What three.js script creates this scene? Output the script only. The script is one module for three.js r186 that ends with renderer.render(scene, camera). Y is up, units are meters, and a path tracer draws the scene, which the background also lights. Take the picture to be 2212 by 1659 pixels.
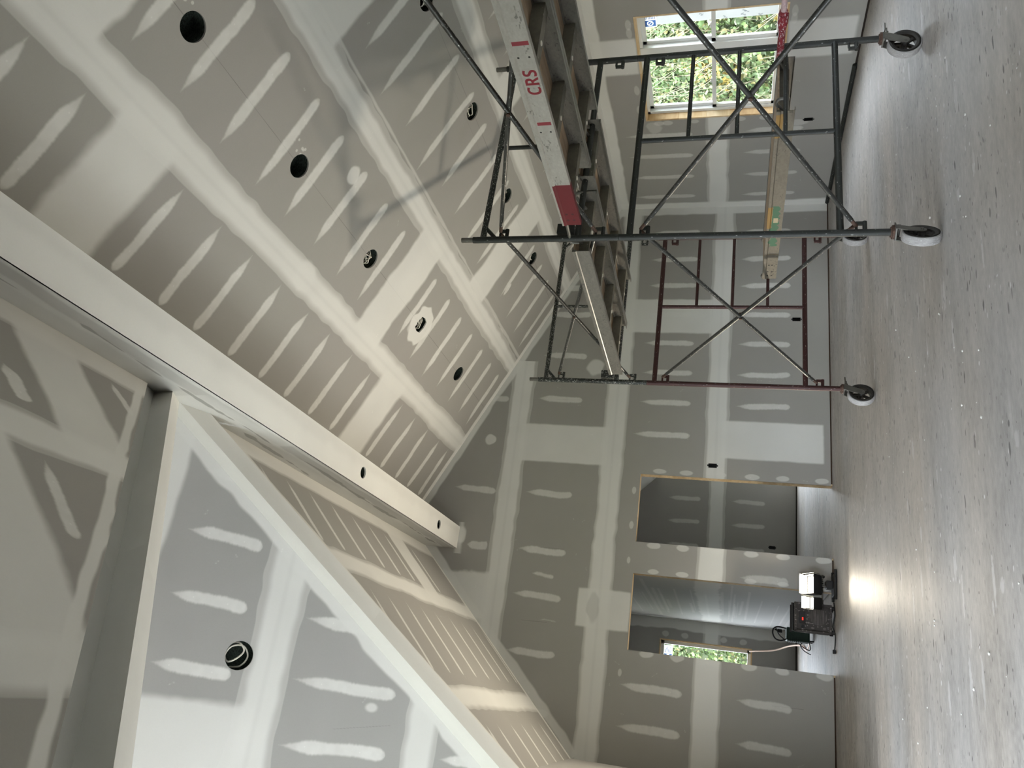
import * as THREE from 'three';
import { mergeGeometries } from 'three/addons/utils/BufferGeometryUtils.js';
import { RoundedBoxGeometry } from 'three/addons/geometries/RoundedBoxGeometry.js';
import { RectAreaLightUniformsLib } from 'three/addons/lights/RectAreaLightUniformsLib.js';

// ---------------------------------------------------------------- camera, sky, exposure
const scene = new THREE.Scene();
const renderer = new THREE.WebGLRenderer({ antialias: true });
renderer.toneMapping = THREE.LinearToneMapping;
renderer.toneMappingExposure = 1.45;
renderer.shadowMap.enabled = true;
RectAreaLightUniformsLib.init();
const YAW = 0.3839, PITCH = 0.2765, ROLL = 0.0337;            // the phone was held on its side
const cY = Math.cos(YAW), sY = Math.sin(YAW), cP = Math.cos(PITCH), sP = Math.sin(PITCH), cR = Math.cos(ROLL), sR = Math.sin(ROLL);
const look = new THREE.Vector3(sY * cP, sP, -cY * cP);
const side0 = new THREE.Vector3(cY, 0, sY), up0 = new THREE.Vector3().crossVectors(side0, look);
const side = side0.clone().multiplyScalar(cR).addScaledVector(up0, sR);
const camera = new THREE.PerspectiveCamera(2 * Math.atan(829.5 / 1680) * 180 / Math.PI, 2212 / 1659, 0.05, 200);
camera.position.set(0, 1.0872, 8.8785);
camera.up.copy(side);                                         // picture-up is the room's right-hand side
camera.lookAt(camera.position.clone().add(look));
camera.updateMatrixWorld();

const SKY = 11.5;                                              // overcast sky, as bright as it blows out the panes
const LAMP = 1800;                                             // work light, each head
{
  const w = 256, h = 128, d = new Float32Array(w * h * 4);
  for (let j = 0; j < h; j++) for (let i = 0; i < w; i++) {
    const e = (j + 0.5) / h * Math.PI - Math.PI / 2, s = Math.max(0, Math.sin(e)), k = (j * w + i) * 4;
    const cl = 1 + 0.08 * Math.sin(i / w * Math.PI * 2 * 3 + 5 * s) * Math.cos(s * 9);
    const L = (e > 0 ? 0.85 + 0.4 * s : 0.25) * cl * SKY;
    d[k] = L * 0.90; d[k + 1] = L * 0.985; d[k + 2] = L * 1.08; d[k + 3] = 1;
  }
  const t = new THREE.DataTexture(d, w, h, THREE.RGBAFormat, THREE.FloatType);
  t.mapping = THREE.EquirectangularReflectionMapping; t.magFilter = THREE.LinearFilter; t.minFilter = THREE.LinearFilter; t.wrapS = THREE.RepeatWrapping; t.needsUpdate = true;
  scene.background = t;
}

// ---------------------------------------------------------------- helpers
const V = (x, y, z) => new THREE.Vector3(x, y, z);
let seed = 7;
const rnd = () => { seed = (seed * 1664525 + 1013904223) >>> 0; return seed / 4294967296; };
const rr = (a, b) => a + (b - a) * rnd();
const used = {};
const numbered = n => { const k = used[n] = (used[n] ?? -1) + 1; return k ? n + '_' + String(k).padStart(3, '0') : n; };
function obj(name, geos, m, parent = scene) {
  const g = Array.isArray(geos) ? (geos.length > 1 ? mergeGeometries(geos.map(clean)) : geos[0]) : geos;
  const o = new THREE.Mesh(g, m); o.castShadow = o.receiveShadow = true;
  o.name = parent === scene ? numbered(name) : name; parent.add(o); return o;
}
function clean(g) { const r = g.index ? g.toNonIndexed() : g; for (const k of Object.keys(r.attributes)) if (!['position', 'normal', 'uv'].includes(k)) r.deleteAttribute(k); return r; }
const struct = (n, g, m, label) => { const o = obj(n, g, m); o.userData.kind = 'structure'; if (label) o.userData.label = label; return o; };
const tag = (o, label, category, group) => { o.userData.label = label; o.userData.category = category; if (group) o.userData.group = group; return o; };
function thing(name, label, category, pos = [0, 0, 0], group) { const o = new THREE.Group(); o.name = numbered(name); o.position.set(...pos); scene.add(o); return tag(o, label, category, group); }
const bx = (x0, x1, y0, y1, z0, z1) => { const g = new THREE.BoxGeometry(x1 - x0, y1 - y0, z1 - z0); g.translate((x0 + x1) / 2, (y0 + y1) / 2, (z0 + z1) / 2); return boxUV(g); };
const rbx = (x0, x1, y0, y1, z0, z1, r = 0.004) => { const g = new RoundedBoxGeometry(x1 - x0, y1 - y0, z1 - z0, 2, r); g.translate((x0 + x1) / 2, (y0 + y1) / 2, (z0 + z1) / 2); return boxUV(g); };
function boxUV(g) {                                           // uv in metres by the way a face points
  const p = g.attributes.position, n = g.attributes.normal, u = g.attributes.uv;
  for (let i = 0; i < p.count; i++) {
    const a = Math.abs(n.getX(i)), b = Math.abs(n.getY(i)), c = Math.abs(n.getZ(i));
    if (a >= b && a >= c) u.setXY(i, p.getZ(i), p.getY(i)); else if (b >= c) u.setXY(i, p.getX(i), p.getZ(i)); else u.setXY(i, p.getX(i), p.getY(i));
  }
  return g;
}
function bar(p, q, r, seg = 14, flat = 0, caps = true) {      // round bar from p to q, uv in metres
  const d = q.clone().sub(p), L = d.length(), g = new THREE.CylinderGeometry(r, r, L, seg, 1, !caps);
  const u = g.attributes.uv; for (let i = 0; i < u.count; i++) u.setXY(i, u.getX(i) * 2 * Math.PI * r * 2, u.getY(i) * L);
  g.applyQuaternion(new THREE.Quaternion().setFromUnitVectors(V(0, 1, 0), d.normalize())); g.translate((p.x + q.x) / 2, (p.y + q.y) / 2, (p.z + q.z) / 2);
  return g;
}
function wire(pts, r, seg = 40, rad = 7) { const c = new THREE.CatmullRomCurve3(pts); const g = new THREE.TubeGeometry(c, seg, r, rad); return g; }
function quad(a, b, c, d) {                                   // flat quad, two triangles
  const g = new THREE.BufferGeometry(); const P = [a, b, c, a, c, d];
  g.setAttribute('position', new THREE.Float32BufferAttribute(P.flatMap(v => [v.x, v.y, v.z]), 3));
  const e1 = b.clone().sub(a), e2 = d.clone().sub(a), L1 = e1.length(), x = e1.clone().normalize();
  const w = e2.clone().addScaledVector(x, -e2.dot(x)).normalize();
  g.setAttribute('uv', new THREE.Float32BufferAttribute(P.flatMap(v => { const t = v.clone().sub(a); return [t.dot(x), t.dot(w)]; }), 2));
  g.computeVertexNormals(); return g;
}

// value noise
function hash(x, y, s) { let h = Math.imul(x, 374761393) ^ Math.imul(y, 668265263) ^ Math.imul(s, 2147483647 - 58); h = Math.imul(h ^ (h >>> 13), 1274126177); return ((h ^ (h >>> 16)) >>> 0) / 4294967296; }
function vn(x, y, s) { const i = Math.floor(x), j = Math.floor(y); let f = x - i, g = y - j; f = f * f * (3 - 2 * f); g = g * g * (3 - 2 * g); const a = hash(i, j, s), b = hash(i + 1, j, s), c = hash(i, j + 1, s), d = hash(i + 1, j + 1, s); return a + (b - a) * f + (c - a) * g + (a - b - c + d) * f * g; }
const fbm = (x, y, s) => 0.5 * vn(x, y, s) + 0.27 * vn(x * 2.1, y * 2.1, s + 1) + 0.15 * vn(x * 4.3, y * 4.3, s + 2) + 0.08 * vn(x * 9, y * 9, s + 3);
const ss = (a, b, x) => { const t = Math.min(1, Math.max(0, (x - a) / (b - a))); return t * t * (3 - 2 * t); };
const toS = new Uint8Array(1025); for (let i = 0; i <= 1024; i++) { const c = i / 1024; toS[i] = Math.round(255 * (c <= 0.0031308 ? c * 12.92 : 1.055 * Math.pow(c, 1 / 2.4) - 0.055)); }
const enc = c => toS[Math.min(1024, Math.max(0, Math.round(c * 1024)))];

// ---------------------------------------------------------------- joint compound on drywall paper, laid out in metres on each board
class Board {
  constructor(a0, a1, b0, b1, ppm, kb = 1, ka = 1) {          // ka, kb: true metres per unit along a and b
    Object.assign(this, { a0, a1, b0, b1, kb, ka });
    this.w = Math.round((a1 - a0) * ka * ppm); this.h = Math.round((b1 - b0) * kb * ppm); this.ppm = ppm;
    this.c = new Float32Array(this.w * this.h); this.dk = new Float32Array(this.w * this.h); this.s = Math.floor(rnd() * 1e4);
  }
  each(a0, a1, b0, b1, pad, f) {                              // f gets metric coordinates
    const P = this.ppm, X = a => (a - this.a0) * this.ka, Y = b => (b - this.b0) * this.kb;
    const i0 = Math.max(0, Math.floor((X(Math.min(a0, a1)) - pad) * P)), i1 = Math.min(this.w - 1, Math.ceil((X(Math.max(a0, a1)) + pad) * P));
    const j0 = Math.max(0, Math.floor((Y(Math.min(b0, b1)) - pad) * P)), j1 = Math.min(this.h - 1, Math.ceil((Y(Math.max(b0, b1)) + pad) * P));
    for (let j = j0; j <= j1; j++) for (let i = i0; i <= i1; i++) f((i + 0.5) / P, (j + 0.5) / P, j * this.w + i);
  }
  // (coverage builds up like coats)
  put(k, v) { if (v > 0) this.c[k] = this.c[k] + v * (1 - this.c[k]); }
  m(a, b) { return [(a - this.a0) * this.ka, (b - this.b0) * this.kb]; }
  line(a0, b0, a1, b1, w, o = {}) {                           // band of compound over a taped joint
    const [x0, y0] = this.m(a0, b0), [x1, y1] = this.m(a1, b1), L = Math.hypot(x1 - x0, y1 - y0), ux = (x1 - x0) / L, uy = (y1 - y0) / L, sd = Math.floor(rnd() * 1e4);
    const fe = o.feather ?? 0.02, amp = o.amp ?? 0.02, st = o.strength ?? 0.92, off = o.off ?? 0;
    this.each(a0, a1, b0, b1, w + 0.1, (x, y, k) => {
      const t = (x - x0) * ux + (y - y0) * uy; if (t < -0.01 || t > L + 0.01) return;
      const d = -(x - x0) * uy + (y - y0) * ux - off;
      const n1 = vn(t * 2.2, 0.5, sd) + 0.5 * vn(t * 9, 3, sd), n2 = vn(t * 2.2, 7.5, sd) + 0.5 * vn(t * 9, 11, sd);
      const hw = w / 2 + amp * ((d > 0 ? n1 : n2) - 0.75);
      this.put(k, st * (1 - ss(hw - fe, hw + fe * 0.4, Math.abs(d))));
      if (o.thin) { const h2 = hw + o.thin * (0.4 + (d > 0 ? n2 : n1) * 0.6); this.put(k, 0.35 * (1 - ss(h2 - 0.006, h2 + 0.002, Math.abs(d)))); }
      if (o.ridge) this.dk[k] += 0.05 * (1 - ss(0, 0.03, Math.abs(d)));
    });
  }
  stroke(a0, b0, a1, b1, w = 0.085, st = 0.85) {              // a trowel pass over a row of screws: pointed start, blunt end
    const [x0, y0] = this.m(a0, b0), [x1, y1] = this.m(a1, b1), L = Math.hypot(x1 - x0, y1 - y0), ux = (x1 - x0) / L, uy = (y1 - y0) / L, sd = Math.floor(rnd() * 1e4);
    this.each(a0, a1, b0, b1, w, (x, y, k) => {
      const t = ((x - x0) * ux + (y - y0) * uy) / L; if (t < 0 || t > 1) return;
      const d = -(x - x0) * uy + (y - y0) * ux + 0.02 * (vn(t * 3, 1.5, sd) - 0.5);
      const prof = Math.pow(ss(-0.02, 0.3, t), 0.7) * Math.sqrt(Math.max(0, 1 - Math.pow(Math.max(0, (t - 0.9) / 0.1), 2)));
      const sid = d > 0 ? 21.5 : 4.5, hw = w / 2 * prof * (0.80 + 0.3 * vn(t * 4, sid, sd) + 0.16 * vn(t * 13, sid, sd)) + 0.006 * (vn(t * 60, sid + 3, sd) - 0.5);
      this.put(k, st * (1 - ss(hw - 0.018, hw + 0.004, Math.abs(d))) * (0.6 + 0.4 * ss(0, 0.25, t) * ss(1, 0.95, t)) * (0.86 + 0.14 * vn(x * 30, y * 30, sd)));
    });
    for (const t of [0.2 + 0.1 * rnd(), 0.72 + 0.1 * rnd()]) this.dot(x0 + (x1 - x0) * t, y0 + (y1 - y0) * t);
  }
  dot(x, y, r = 0.006) { this.each(this.a0 + x / this.ka, this.a0 + x / this.ka, this.b0 + y / this.kb, this.b0 + y / this.kb, r * 2, (u, v, k) => { this.c[k] += 0.25 * (1 - ss(r * 0.4, r, Math.hypot(u - x, v - y))); }); }
  rect(a0, a1, b0, b1, o = {}) {
    const [x0, y0] = this.m(a0, b0), [x1, y1] = this.m(a1, b1), sd = Math.floor(rnd() * 1e4), fe = o.feather ?? 0.05, st = o.strength ?? 0.92, amp = o.amp ?? 0.03;
    this.each(a0, a1, b0, b1, 0.1, (x, y, k) => {
      const n = amp * (fbm(x * 4, y * 4, sd) - 0.5) * 2;
      const dx = Math.min(x - x0, x1 - x) + n, dy = Math.min(y - y0, y1 - y) + n;
      this.put(k, st * ss(-fe * 0.3, fe * 0.7, dx) * ss(-fe * 0.3, fe * 0.7, dy) * (0.93 + 0.1 * fbm(x * 3, y * 3, sd + 9)));
    });
  }
  blob(a, b, ra, rb, o = {}) {
    const [x0, y0] = this.m(a, b), sd = Math.floor(rnd() * 1e4), st = o.strength ?? 0.8, fe = o.feather ?? 0.25;
    const pa = ra / this.ka, pb = rb / this.kb;
    this.each(a - pa, a + pa, b - pb, b + pb, 0.04, (x, y, k) => {
      const q = Math.hypot((x - x0) / ra, (y - y0) / rb) + 0.35 * (vn(x * 14, y * 14, sd) - 0.5);
      this.put(k, st * (1 - ss(1 - fe, 1.02, q)));
      if (o.dark) this.dk[k] += o.dark * (1 - ss(1 - fe, 1.02, q));
    });
  }
  scuff(a, b, len, ang, w = 0.008, st = 0.6) { const [x, y] = this.m(a, b), dx = Math.cos(ang) * len / 2, dy = Math.sin(ang) * len / 2; this.stroke(this.a0 + (x - dx) / this.ka, this.b0 + (y - dy) / this.kb, this.a0 + (x + dx) / this.ka, this.b0 + (y + dy) / this.kb, w, st); }
  bare(a0, b0, a1, b1, w) {                                   // ragged strip the trowel missed
    const [x0, y0] = this.m(a0, b0), [x1, y1] = this.m(a1, b1), L = Math.hypot(x1 - x0, y1 - y0), ux = (x1 - x0) / L, uy = (y1 - y0) / L, sd = Math.floor(rnd() * 1e4);
    this.each(a0, a1, b0, b1, w + 0.03, (x, y, k) => { const t = ((x - x0) * ux + (y - y0) * uy) / L; if (t < 0 || t > 1) return; const d = -(x - x0) * uy + (y - y0) * ux + 0.035 * (vn(t * L * 2.5, 2, sd) - 0.5); const hw = w / 2 * (1.5 * vn(t * L * 4, 5, sd) + 0.7 * vn(t * L * 17, 9, sd) - 0.35) * ss(0, 0.1, t) * ss(1, 0.9, t); this.c[k] *= 1 - 0.85 * (1 - ss(hw - 0.006, hw + 0.003, Math.abs(d))); });
  }
  pencil(a0, b0, a1, b1, w = 0.003, st = 0.35) {
    const [x0, y0] = this.m(a0, b0), [x1, y1] = this.m(a1, b1), L = Math.hypot(x1 - x0, y1 - y0), ux = (x1 - x0) / L, uy = (y1 - y0) / L;
    this.each(a0, a1, b0, b1, 0.02, (x, y, k) => { const t = (x - x0) * ux + (y - y0) * uy; if (t < 0 || t > L) return; const d = Math.abs(-(x - x0) * uy + (y - y0) * ux); this.dk[k] += st * (1 - ss(w * 0.3, w, d)) * (0.5 + 0.8 * vn(t * 5, 1, 3)) * (1 - 0.8 * Math.min(1, this.c[k])); });
  }
  tex(paper = [0.322, 0.310, 0.284], mud = [0.69, 0.685, 0.645]) {
    const { w, h } = this, d = new Uint8Array(w * h * 4), s = this.s;
    for (let j = 0; j < h; j++) for (let i = 0; i < w; i++) {
      const k = j * w + i, x = i / this.ppm, y = j / this.ppm, c = Math.min(1.15, this.c[k]);
      const n = 0.955 + 0.07 * vn(x * 1.3, y * 1.3, s) + 0.02 * vn(x * 8, y * 8, s + 5) + 0.03 * (hash(i, j, s) - 0.5), mN = 0.96 + 0.05 * vn(x * 5, y * 5, s + 8) + 0.02 * (hash(i, j, s + 1) - 0.5);
      const dk = 1 - Math.min(0.85, this.dk[k]), pv = 0.004 * (vn(x * 0.9, y * 0.9, s + 3) - 0.5);
      for (let q = 0; q < 3; q++) d[k * 4 + q] = enc(((paper[q] + (q === 1 ? -pv : pv)) * n * (1 - c) + mud[q] * mN * c) * dk);
      d[k * 4 + 3] = 255;
    }
    const t = new THREE.DataTexture(d, w, h); t.colorSpace = THREE.SRGBColorSpace; t.magFilter = THREE.LinearFilter; t.minFilter = THREE.LinearMipmapLinearFilter; t.generateMipmaps = true; t.needsUpdate = true; this.c = this.dk = null;
    return t;
  }
}
const matte = (t, o = {}) => new THREE.MeshStandardMaterial({ map: t, roughness: 0.93, ...o });
const plain = (hex, rough = 0.8, metal = 0, o = {}) => new THREE.MeshStandardMaterial({ color: hex, roughness: rough, metalness: metal, ...o });
// a drywall board: polygon in (a, b), placed by P(a, b), thickened along 'out', cut by holes; uv from the board's own texture
function sheet(poly, holes, P, out, t, B) {
  const s = new THREE.Shape(poly.map(([a, b]) => new THREE.Vector2(a, b)));
  for (const h of holes) s.holes.push(h);
  const g = new THREE.ExtrudeGeometry(s, { depth: 1, bevelEnabled: false, curveSegments: 28 });
  const p = g.attributes.position, u = g.attributes.uv;
  for (let i = 0; i < p.count; i++) {
    const a = p.getX(i), b = p.getY(i), d = p.getZ(i) * t, v = P(a, b);
    u.setXY(i, (a - B.a0) / (B.a1 - B.a0), (b - B.b0) / (B.b1 - B.b0));
    p.setXYZ(i, v.x + out.x * d, v.y + out.y * d, v.z + out.z * d);
  }
  if (new THREE.Vector3().crossVectors(P(1, 0).sub(P(0, 0)), P(0, 1).sub(P(0, 0))).dot(out) < 0) for (let i = 0; i < p.count; i += 3) for (const at of [p, u]) {
    const n = at.itemSize; for (let q = 0; q < n; q++) { const x = at.array[(i + 1) * n + q]; at.array[(i + 1) * n + q] = at.array[(i + 2) * n + q]; at.array[(i + 2) * n + q] = x; }
  }
  g.computeVertexNormals(); return g;
}
const hole = (a, b, ra, rb = ra) => { const h = new THREE.Path(); h.absellipse(a, b, ra, rb, 0, Math.PI * 2, true); return h; };
const rhole = (a0, a1, b0, b1) => { const h = new THREE.Path(); h.moveTo(a0, b0); h.lineTo(a0, b1); h.lineTo(a1, b1); h.lineTo(a1, b0); h.closePath(); return h; };
const mudTex = (() => { const B = new Board(0, 2, 0, 2, 200); for (let i = 0; i < 14; i++) { const y = rr(0, 2); B.line(0, y, 2, y + rr(-0.1, 0.1), rr(0.05, 0.3), { feather: 0.05, amp: 0.08, strength: rr(0.3, 0.8) }); } for (let k = 0; k < B.c.length; k++) B.c[k] = 0.86 + 0.14 * B.c[k]; const t = B.tex(); t.wrapS = t.wrapT = THREE.RepeatWrapping; t.repeat.set(0.5, 0.5); return t; })();
const MUD = matte(mudTex);

// ---------------------------------------------------------------- the room, in metres: z = 0 is the end wall with the doors, x to its right, the ridge runs along z
const XR = 6.194, YE = 2.6173, SR = 0.499, KR = Math.hypot(1, SR);
const yR = x => YE + (XR - x) * SR;                           // long low-pitched slope
const SL = 0.981, KL = Math.hypot(1, SL);
const yL = x => 4.7214 + (x - 1.5775) * SL;                   // steep slope
const BX0 = 1.448, BX1 = 1.707, BY = 4.196;                   // ridge beam
const ZM = 4.768;                                             // ridge of the cross gable
const WL = -0.6;                                              // left side wall
const BAY = -3.3, ZEND = 10.8;
const yX = z => z < ZM ? 0.143 + 0.962 * z : 0.143 + 0.962 * (2 * ZM - z);

// --- right ceiling slope
const RAFT = [0.24, 0.6, 0.98, 1.40, 1.80, 2.2, 2.62, 3.04, 3.46, 3.87, 4.30, 4.72, 5.10, 5.53, 5.95, 6.35, 6.74, 7.15];
{
  const B = new Board(0, 7.6, 1.68, 6.2, 265, KR);
  for (const z of RAFT) {
    if (!(z > 1.85 && z < 2.45) && !(z > 5.65 && z < 6.2)) B.stroke(z + rr(-0.02, 0.02), 2.6, z, 2.0, 0.085);
    if (!(z > 2.8 && z < 3.3) && z < 6.5) B.stroke(z, z < 2.8 && z > 2.5 ? 2.98 : 2.9 + rr(0, 0.05), z + 0.03, 3.6, 0.088);
    if (!(z > 1.6 && z < 2.15) && z < 5.3) B.stroke(z, 4.0 + rr(-0.05, 0.09), z + 0.02, 4.75, 0.08);
    if (!(z > 3.2 && z < 3.7)) B.stroke(z, 5.12 + rr(0, 0.08), z, 5.85, 0.08);
  }
  B.line(0, 2.735, 7.6, 2.735, 0.225, { feather: 0.05, amp: 0.035, thin: 0.03, ridge: 1 });
  B.line(0, 3.80, 7.6, 3.80, 0.17, { feather: 0.03, amp: 0.03, thin: 0.05, ridge: 1 });
  B.line(0, 4.97, 7.6, 4.97, 0.16, { feather: 0.03, amp: 0.03, thin: 0.04, ridge: 1 });
  B.line(0, 3.93, 7.6, 3.93, 0.035, { feather: 0.012, amp: 0.02, strength: 0.5 });
  B.rect(1.91, 2.43, 1.68, 2.75, { feather: 0.07 }); B.rect(5.69, 6.15, 1.68, 2.75, { feather: 0.07 });
  B.rect(2.80, 3.29, 2.75, 3.85, { feather: 0.05 }); B.rect(6.47, 7.0, 2.75, 3.85, { feather: 0.05 });
  B.rect(1.65, 2.12, 3.85, 4.97, { feather: 0.05 }); B.rect(5.31, 5.8, 3.85, 4.97, { feather: 0.05 });
  B.rect(3.3, 3.75, 5.0, 6.19, { feather: 0.05 });
  B.line(0.03, 1.7, 0.03, 6.2, 0.1, { feather: 0.02, amp: 0.015 });
  B.line(0, 6.17, 7.6, 6.17, 0.14, { feather: 0.02 });
  B.blob(2.397, 3.22, 0.2, 0.2, { feather: 0.12, strength: 0.9 }); B.blob(4.16, 2.75, 0.17, 0.13, { feather: 0.4 }); B.blob(4.42, 3.5, 0.07, 0.08); B.blob(1.35, 4.2, 0.035, 0.09); B.blob(0.95, 4.62, 0.03, 0.06);
  B.pencil(0.1, 3.222, 7.4, 3.222); B.pencil(0.1, 4.665, 7.4, 4.665); B.pencil(3.3, 4.58, 4.2, 4.58, 0.002, 0.25);
  for (let i = 0; i < 26; i++) B.scuff(rr(0.2, 7), rr(1.8, 6), rr(0.02, 0.09), rr(0, 3), 0.008, 0.45);
  for (const z of [6.149, 4.9]) for (let i = 0; i < 6; i++) B.blob(z + rr(0.05, 0.16), 3.25 + rr(0.02, 0.11), 0.012, 0.012, { strength: 0.6 });
  const poly = [[0, 1.70], [ZEND, 1.70], [ZEND, 6.2], [0, 6.2]];
  const holes = [6.149, 4.9, 3.646, 1.156].map(z => hole(z, 3.222, 0.086, 0.086 / KR)).concat([4.94, 3.743, 2.494, 1.27].map(z => hole(z, 4.663, 0.08, 0.08 / KR)));
  const jag = new THREE.Path();                               // hand-cut eight-sided hole
  for (let i = 0; i < 8; i++) { const a = -i / 8 * Math.PI * 2, r = 0.078 + 0.012 * (i % 2); const x = 2.397 + Math.cos(a) * r, y = 3.222 + Math.sin(a) * r / KR; i ? jag.lineTo(x, y) : jag.moveTo(x, y); } jag.closePath(); holes.push(jag);
  struct('ceiling', sheet(poly, holes, (z, x) => V(x, yR(x), z), V(SR, 1, 0).normalize(), 0.014, B), matte(B.tex()));
}
// --- steep left slope, beyond and before the cross gable
{
  const B = new Board(0, 7.4, -0.62, 1.46, 230, KL);
  for (const z of [0.9, 1.66, 2.04, 2.42, 2.83, 3.23, 3.61, 4.0]) B.stroke(z, 1.27, z, 0.82, 0.065);
  for (const z of [0.12, 0.5, 0.86, 1.26, 1.69, 2.07, 2.45, 2.85, 3.2]) B.stroke(z, 0.57, z + 0.02, 0.04, 0.06);
  for (const z of [0.4, 0.8, 1.2, 1.6, 2.06, 2.4]) B.stroke(z, -0.29, z, -0.62, 0.06);
  B.stroke(6.4, 1.02, 6.36, 0.86, 0.1); B.stroke(6.4, 0.6, 6.41, 0.3, 0.08); B.stroke(5.55, 1.27, 5.5, 1.1, 0.07); B.stroke(6.84, 1.25, 6.84, 0.9, 0.09);
  B.line(0, 0.72, 7.4, 0.72, 0.2, { feather: 0.03, amp: 0.03, thin: 0.03 }); B.line(0, -0.12, 7.4, -0.12, 0.2, { feather: 0.04, amp: 0.03, thin: 0.02 });
  B.line(0, 1.38, 7.4, 1.38, 0.22, { feather: 0.03, amp: 0.02, thin: 0.02 });
  B.rect(1.03, 1.5, 0.72, 1.4, { feather: 0.05 }); B.rect(5.77, 6.22, 0.72, 1.4, { feather: 0.06 }); B.rect(6.54, 7.4, -0.1, 0.72, { feather: 0.06 });
  B.line(0.03, -0.6, 0.03, 1.45, 0.1, { feather: 0.02, amp: 0.015 });
  B.line(5.17, 1.45, 7.22, -0.6, 0.07, { feather: 0.012, amp: 0.03, off: -0.015 }); B.line(4.34, 1.45, 2.3, -0.6, 0.14, { feather: 0.02, amp: 0.03 });
  for (let i = 0; i < 12; i++) B.scuff(rr(0.2, 4), rr(-0.5, 1.3), rr(0.02, 0.06), rr(0, 3), 0.006, 0.4);
  const t = matte(B.tex()), P = (z, x) => V(x, yL(x), z), out = V(-SL, 1, 0).normalize();
  struct('ceiling', sheet([[0, 1.46], [4.40, 1.46], [4.40 - 2.06, WL], [0, WL]], [], P, out, 0.014, B), t);
  struct('ceiling', sheet([[5.09, 1.46], [ZEND, 1.46], [ZEND, WL], [5.09 + 2.06, WL]], [], P, out, 0.014, B), t);
}
// --- cross gable: far slope (with one light hole), near slope, narrow flat at its ridge
{
  const B = new Board(-0.95, 1.42, 2.5, 4.72, 300, Math.hypot(1, 0.962));
  B.line(-0.95, 3.98, 1.42, 3.98, 0.25, { feather: 0.04, amp: 0.03, thin: 0.05, ridge: 1 }); B.line(-0.95, 3.12, 1.42, 3.12, 0.22, { feather: 0.04, amp: 0.03, thin: 0.03 });
  for (const x of [1.08, 0.68, 0.27, -0.15]) B.stroke(x, 4.5, x - 0.02, 4.14, 0.085, 0.95);
  for (const x of [0.25, -0.15, -0.54, -0.9]) { B.stroke(x, 3.85, x - 0.01, 3.3, 0.088, 0.95); B.stroke(x, 3.0, x - 0.01, 2.6, 0.08, 0.95); }
  B.rect(-0.95, -0.33, 3.98, 4.6, { feather: 0.06, amp: 0.02 });
  B.line(-0.95, 4.64, 1.42, 4.64, 0.17, { feather: 0.03, amp: 0.03 });
  B.line(1.40, 4.716, -0.85, 2.466, 0.21, { feather: 0.02, amp: 0.045, off: 0.03 });
  B.blob(-0.26, 3.42, 0.04, 0.06, { feather: 0.5 }); B.pencil(-0.42, 3.6, -0.36, 3.3, 0.002, 0.2); B.pencil(0.55, 3.4, 0.2, 3.35, 0.002, 0.2);
  for (let i = 0; i < 10; i++) B.scuff(rr(-0.8, 1), rr(3.2, 4.5), rr(0.02, 0.05), rr(0, 3), 0.006, 0.4);
  const m = matte(B.tex([0.36, 0.355, 0.345], [0.71, 0.71, 0.69]));
  struct('ceiling', sheet([[1.395, 4.70], [BAY, 4.70], [BAY, 2.5], [-0.80, 2.5]], [hole(-0.045, 4.125, 0.09, 0.09 / 1.388)], (x, z) => V(x, yX(z), z), V(0, 1, -0.962).normalize(), 0.014, B), m);
  const z2 = 2 * ZM;
  struct('ceiling', sheet([[1.395, z2 - 4.70], [BAY, z2 - 4.70], [BAY, z2 - 2.5], [-0.80, z2 - 2.5]], [], (x, z) => V(x, yX(z), z), V(0, 1, 0.962).normalize(), 0.014, { a0: -0.95, a1: 1.42, b0: z2 - 2.5, b1: z2 - 4.72 }), m);
  struct('ceiling', bx(BAY, BX0, yX(4.69) - 0.004, yX(4.69) + 0.02, 4.68, z2 - 4.68), MUD);
}
// --- valley boxes: profile where they meet the ridge beam, swept down the valley
{
  const prof = [[4.607, 5.135], [4.68, 4.935], [4.508, 4.972], [4.606, ZM + 0.002], [4.95, ZM + 0.01]];
  for (const s of [1, -1]) {
    const d = V(-1, -0.983, s), L = 2.12, gs = [];
    for (let i = 0; i < prof.length - 1; i++) {
      const [y0, z0] = prof[i], [y1, z1] = prof[i + 1], Z = z => s > 0 ? z : 2 * ZM - z;
      const A = V(BX0 + 0.004, y0, Z(z0)), C = V(BX0 + 0.004, y1, Z(z1));
      gs.push(s > 0 ? quad(A, A.clone().addScaledVector(d, L), C.clone().addScaledVector(d, L), C) : quad(C, C.clone().addScaledVector(d, L), A.clone().addScaledVector(d, L), A));
    }
    struct('trim_1', gs, MUD, s > 0 ? 'boxed valley rafter on the near side of the cross gable' : 'boxed valley rafter on the far side of the cross gable');
  }
}
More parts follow.
